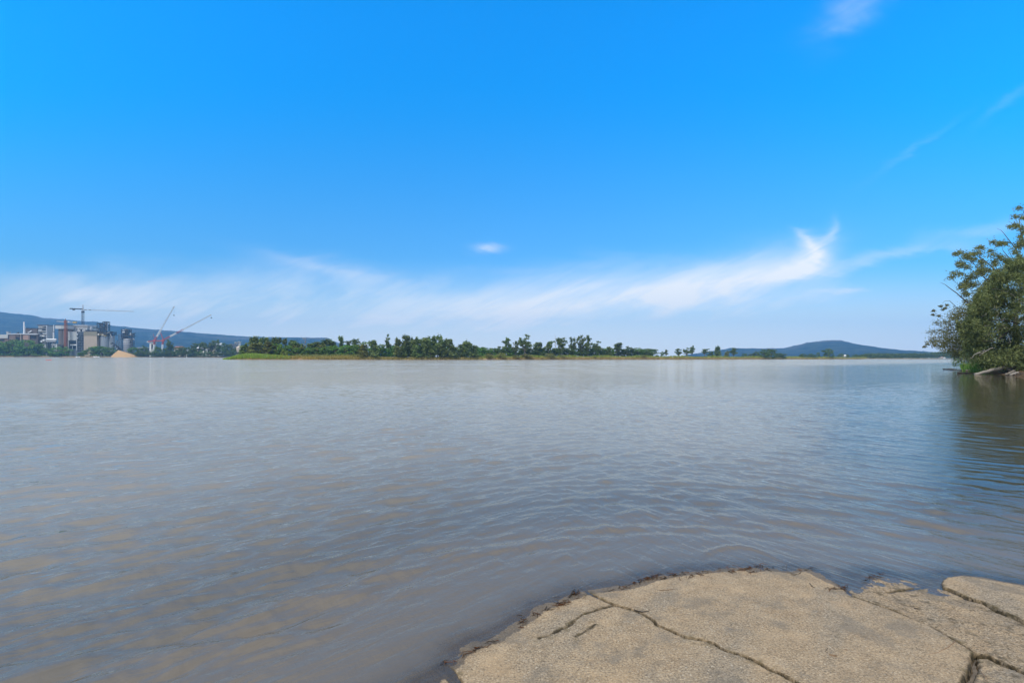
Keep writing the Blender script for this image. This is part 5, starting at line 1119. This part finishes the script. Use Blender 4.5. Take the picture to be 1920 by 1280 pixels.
MB(o).lattice(pt(155, 661, 30), pt(155, 585, 30), 2.6, 2.6, 13, .24).build('mast', C_DARK, b.t); b.box('cab', C_DARK, 153.4, 583, 157, 586, -1.4, 1.4); MB(o).lattice(pt(155, 583, 30), pt(155.4, 571.5, 30), 1.8, .5, 5, .22).build('peak', C_LGREY, b.t)
MB(o).lattice(pt(154.5, 579.4, 30), pt(131.5, 578.6, 30), 1.3, 1.0, 10, .28).build('counter_jib', C_DARK, b.t); b.each('counterweight', C_DARK, [(131, 577.6, 136, 579.6), (136.2, 578.4, 139.8, 581.4), (142, 578.2, 153.5, 579.8)], -1, 1)
MB(o).lattice(pt(156, 580.6, 30), pt(251, 583.8, 30), 1.5, 1.0, 44, .12).build('jib', C_LGREY, b.t)
for e_ in ((137, 578.6), (190, 581.4), (222, 582.5)): MB(o).tube([pt(155.4, 571.8, 30), pt(*e_, 30)], .06, 3).build('pendant', C_LGREY, b.t)
b.each('trolley', C_DARK, [(158.5, 580.4, 161.8, 581.6), (167, 580.6, 170, 581.6)], -.6, .6)
for x0, x1, yt, yb2, wl_, rf, lb, dy in [(326, 340, 651, 649, C_CREAM, C_TILE, 'cream house with a brown roof right of the layered dark tree', 26), (369, 378, 653, 648.5, C_CREAM, C_CW, 'white roofed house among the dark trees, left of two close together', 24), (379, 387, 655, 652, C_CW, C_LGREY, 'small white house low among the dark trees', 22), (391, 401, 651, 646, C_CREAM, C_PINK, 'tall cream house showing between dark tree crowns', 26),
                                      (405, 414, 646, 642.5, C_LGREY, C_LGREY, 'grey flat house above the dark trees', 30), (346, 352, 658, 655, C_CW, C_LGREY, 'little white boat shed near the shore behind the dark trees', 14)]:
    b = Bld('house', (x0 + x1) / 2, lb, 'house', dy=dy); b.box('wall', wl_, x0, yt, x1, 662, 0, 9)
    a = pt(x0 - .6, yt, dy); c2 = pt(x1 + .6, yt, dy); zr = pt(x0, yb2, dy).z; yv = YB + dy
    MB(b.t.location).add([(a.x, yv - .6, a.z), (c2.x, yv - .6, a.z), (c2.x, yv + 9.6, a.z), (a.x, yv + 9.6, a.z), (a.x + 1, yv + 4.5, zr), (c2.x - 1, yv + 4.5, zr)], [(0, 1, 5, 4), (2, 3, 4, 5), (0, 4, 3), (1, 2, 5), (3, 2, 1, 0)]).build('roof', rf, b.t)
    k = x1 - x0; b.each('window', C_GLASS, [(x0 + k * .15, yt + 1, x0 + k * .35, yt + 2.4), (x0 + k * .6, yt + 1, x0 + k * .82, yt + 2.4)], -.15, 0)
b = Bld('storage_tank', 445, 'pale cream storage tank beside the grassy island tip', 'tank', dy=6)
b.cyl('shell', C_CREAM, 445, 5.6, 651, 661, 6, 3.0); b.each('ladder', C_LGREY, [(449, 651, 449.6, 660)], -.6, 0)
for x0, x1, yt, lb in [(434, 437.5, 647, 'low grey vent tower, left of three beyond the shore trees'), (440, 443, 642, 'tall grey vent tower with a cap beyond the cream storage tank'), (446, 449.5, 641, 'grey vent tower right of the capped one beyond the cream storage tank')]:
    b = Bld('vent_tower', (x0 + x1) / 2, lb, 'tower', dy=30); b.box('shaft', C_LGREY, x0, yt, x1, 662, 0, 4); b.box('cap', C_PALE, x0 - .7, yt - 1, x1 + .7, yt, -.6, 4.6); b.each('louvre', C_GLASS, [(x0 + .6, yt + 1.2, x1 - .6, yt + 3)], -.12, 0)
b = Bld('pipe_rack', 437, 'low steel pipe rack between the dark trees and the grey vent towers', 'pipes', dy=28); b.frame('frame', C_BLUE, 430, 645, 446, 660, 4, 3, .4, 0, 4); b.pipe('pipe', C_LGREY, [(430, 646.4), (446, 646)], .6, 1)

# ------------------------------------------------------------------ small things on far shores
def house_at(px, pyb, Yd, w_, h_, label, roof):
    q = P(px, pyb, Yd); t = thing('house', (q.x, Yd, q.z), label, 'house')
    MB().box((-w_ / 2, 0, 0), (w_ / 2, w_ * .8, h_)).build('wall', C_CW, t)
    MB().add([(-w_ * .56, -.4, h_), (w_ * .56, -.4, h_), (w_ * .56, w_ * .85, h_), (-w_ * .56, w_ * .85, h_), (-w_ * .56, w_ * .22, h_ * 1.6), (w_ * .56, w_ * .22, h_ * 1.6)], [(0, 1, 5, 4), (2, 3, 4, 5), (0, 4, 3), (1, 2, 5), (3, 2, 1, 0)]).build('roof', roof, t)
    for s_ in (-.28, .22): MB().box((w_ * s_ - .6, -.12, h_ * .35), (w_ * s_ + .6, 0, h_ * .8)).build('window', C_GLASS, t)
house_at(1583, 670.6, 672, 4.6, 2.6, 'small white house on the grass below the hill', C_CW)
house_at(1766, 672.3, 905, 5.5, 2.2, 'white shoreline house with a pinkish roof before the far woods', C_PINK)
house_at(1771, 672.6, 903, 3.2, 1.6, 'tiny white boathouse beside the white shoreline house', C_CW)
def boat(px, py, Yd, Ln, name, label, cat, m_, cabin=None, rz=0.0):
    q = P(px, py, Yd); t = thing(name, (q.x, Yd, 0), label, cat, None, rz); V, Fs = [], []; n_ = 13
    for i in range(n_):
        s_ = i / (n_ - 1) * 2 - 1; bw = Ln * .16 * max(.03, (1 - abs(s_) ** 2.4)); zt = Ln * .07 + Ln * .035 * s_ * s_
        for (yy2, z2) in [(-bw, zt), (-bw * .8, -.02 * Ln), (0, -.05 * Ln), (bw * .8, -.02 * Ln), (bw, zt), (0, zt + .004 * Ln)]: V.append((s_ * Ln / 2, yy2, z2))
    for i in range(n_ - 1):
        for j in range(6): k = (j + 1) % 6; Fs.append((i * 6 + j, i * 6 + k, i * 6 + 6 + k, i * 6 + 6 + j))
    Fs += [(5, 4, 3, 2, 1, 0), tuple((n_ - 1) * 6 + j for j in range(6))]
    MB().add(V, Fs).build('hull', m_, t, True)
    if cabin:
        MB().box((-Ln * .18, -Ln * .09, Ln * .07), (Ln * .12, Ln * .09, Ln * .17)).build('cabin', cabin, t); MB().box((-Ln * .15, -Ln * .094, Ln * .12), (Ln * .09, -Ln * .0905, Ln * .155)).build('window', C_GLASS, t)
    else: MB().lathe((0, 0), [(Ln * .07, Ln * .07), (Ln * .08, Ln * .085), (Ln * .06, Ln * .09)], 12).build('cockpit_rim', C_DARK, t)
    return t
boat(91.5, 675, 232, 2.6, 'kayak', 'small red kayak floating on the water off the left shore', 'kayak', mk('red_plastic', (.60, .06, .05), var=.03, rough=.35))
boat(181, 669, 790, 9.5, 'motorboat', 'pale motorboat moored below the dark tree by the sand heap', 'boat', C_CW, C_PINK)
boat(146, 669, 792, 7.0, 'motorboat', 'low white motorboat on the shore below the light grey silo block', 'boat', C_CW, C_PALE)
for px, lb in [(306, 'round white buoy off the shore below the right red crane'), (350, 'round white buoy off the shore right of the red cranes')]:
    q = P(px, 669, 770); t = thing('buoy', (q.x, 770, 0), lb, 'buoy', 'white buoys'); MB().lathe((0, 0), [(.05, -.3), (.5, -.1), (.62, .25), (.5, .6), (.1, .8)], 14).build('float', C_CW, t, True); MB().tube([(0, 0, .8), (0, 0, 1.3)], .06, 5).build('pole', C_DARK, t)

# ------------------------------------------------------------------ flotsam along the ramp edge, twigs on the concrete
M_LITTER = foliage('sodden_leaves', (.005, .004, .003), (.016, .009, .006), (.07, .03, .016), .1)
rg = np.random.default_rng(9); mb = MB(); wlv = np.array(wl); seg = np.concatenate([[0], np.cumsum(np.hypot(*np.diff(wlv, axis=0).T))])
hot = [(G(1050, 1134)[:2], 26, .13), (G(1080, 1124)[:2], 18, .1), (G(1165, 1101)[:2], 26, .10), (G(1215, 1084)[:2], 60, .09), (G(1260, 1080)[:2], 34, .12), (G(1400, 1067)[:2], 46, .12), (G(1440, 1067)[:2], 22, .14), (G(1510, 1070)[:2], 14, .1), (G(1640, 1081)[:2], 26, .10), (G(880, 1222)[:2], 18, .06), (G(915, 1208)[:2], 10, .05), (G(977, 1172)[:2], 8, .03), (G(1072, 1113)[:2], 22, .03), (G(1330, 1074)[:2], 30, .22), (G(1580, 1103)[:2], 26, .1), (G(1000, 1155)[:2], 18, .1), (G(840, 1240)[:2], 9, .07)]
for (c_, n_, sp_) in hot:
    for k in range(int(n_ * .75)):
        t_ = rg.normal(0, sp_); p = np.array([c_[0] + t_ * .85, c_[1] + t_ * .5]) + rg.normal(0, .018, 2)
        near_ = wlv[np.argmin(np.hypot(*(wlv - p).T))]; p = p + (near_ - p) * .25
        z = max(float(slab_top(np.array([p[0]]), np.array([p[1]]))[0]), .002) + .004
        a = rg.normal(.5, .8); ln = rg.uniform(.02, .09); d = np.array([math.cos(a), math.sin(a)]) * ln / 2; bend = rg.normal(0, .012, 2)
        r_ = rg.uniform(.0010, .0032); mb.tube([(p[0] - d[0], p[1] - d[1], z), (p[0] + bend[0], p[1] + bend[1], z + rg.uniform(0, .012)), (p[0] + d[0], p[1] + d[1], z + rg.uniform(0, .006))], [r_ * .6, r_, r_ * .4], 4)
tag(mb.build('leaf_litter', M_LITTER), 'reddish and black sodden needles and twigs washed along the edge of the ramp', 'flotsam', kind='stuff')
def twig(pts, r_, m_, label):
    q = []
    for p in pts:
        w_ = G(*p); z = float(slab_top(np.array([w_[0]]), np.array([w_[1]]))[0]); w_ = G(p[0], p[1], z); q.append(Vector((w_[0], w_[1], max(z, .003) + r_ + .002)))
    o = q[0].copy(); ob = MB(o).tube(q, [r_ * .7] + [r_] * (len(q) - 2) + [r_ * .4], 6).build('twig', m_, None, True); ob.location = o; tag(ob, label, 'twig')
M_TW = simple('dry_twig', (.22, .14, .08), .8, .2, 30); M_TWD = simple('black_twig', (.04, .03, .022), .8, .2, 30)
twig([(1566, 1210.5), (1556, 1213), (1549, 1222)], .004, M_TWD, 'short dark hooked twig on the largest slab')
twig([(1556, 1228.5), (1563, 1230), (1571, 1231)], .006, M_TW, 'stubby brown stick on the largest slab below the hooked twig')
twig([(1585, 1219.5), (1594, 1220.5)], .006, M_TW, 'tiny pale chip of bark right of the stubby brown stick')
twig([(1743, 1227.5), (1760, 1224), (1778, 1215), (1790, 1205), (1793, 1199)], .003, M_TW, 'long thin curved stem lying by the forked crack')
twig([(1519, 1093), (1523, 1099), (1530, 1103)], .003, M_TWD, 'thin dark twig near the top edge of the largest slab')
twig([(1190, 1144), (1205, 1148), (1218, 1146)], .004, M_TWD, 'curved black twig beside the long crack')
twig([(1237, 1107), (1252, 1106), (1266, 1105)], .003, M_TW, 'faint thin stem near the wet upper edge of the slab')
twig([(1839, 1258), (1846, 1266), (1853, 1278)], .003, M_TW, 'pale thin stalk beside the dark hole in the ramp corner')
twig([(1715, 1141.5), (1727, 1142.5)], .006, M_TWD, 'dark flat bark piece on the rough pitted slab')
twig([(1068, 1121), (1074, 1113), (1079, 1107)], .007, M_TWD, 'black ragged stick poking up at the water edge')

# ------------------------------------------------------------------ air
m_haze, n, out = mat('haze_air')
vol = n.new('ShaderNodeVolumePrincipled', {'Color': (.23, .56, 1.0, 1), 'Density': .00016, 'Anisotropy': 0.0})
n.l.new(vol.outputs[0], out.inputs['Volume'])
hz = MB().box((-5000, -5000, -4.0), (5000, 5000, 352)).build('haze', m_haze); tag(hz, 'thin blue haze in the air over the river and hills', 'haze', kind='stuff')
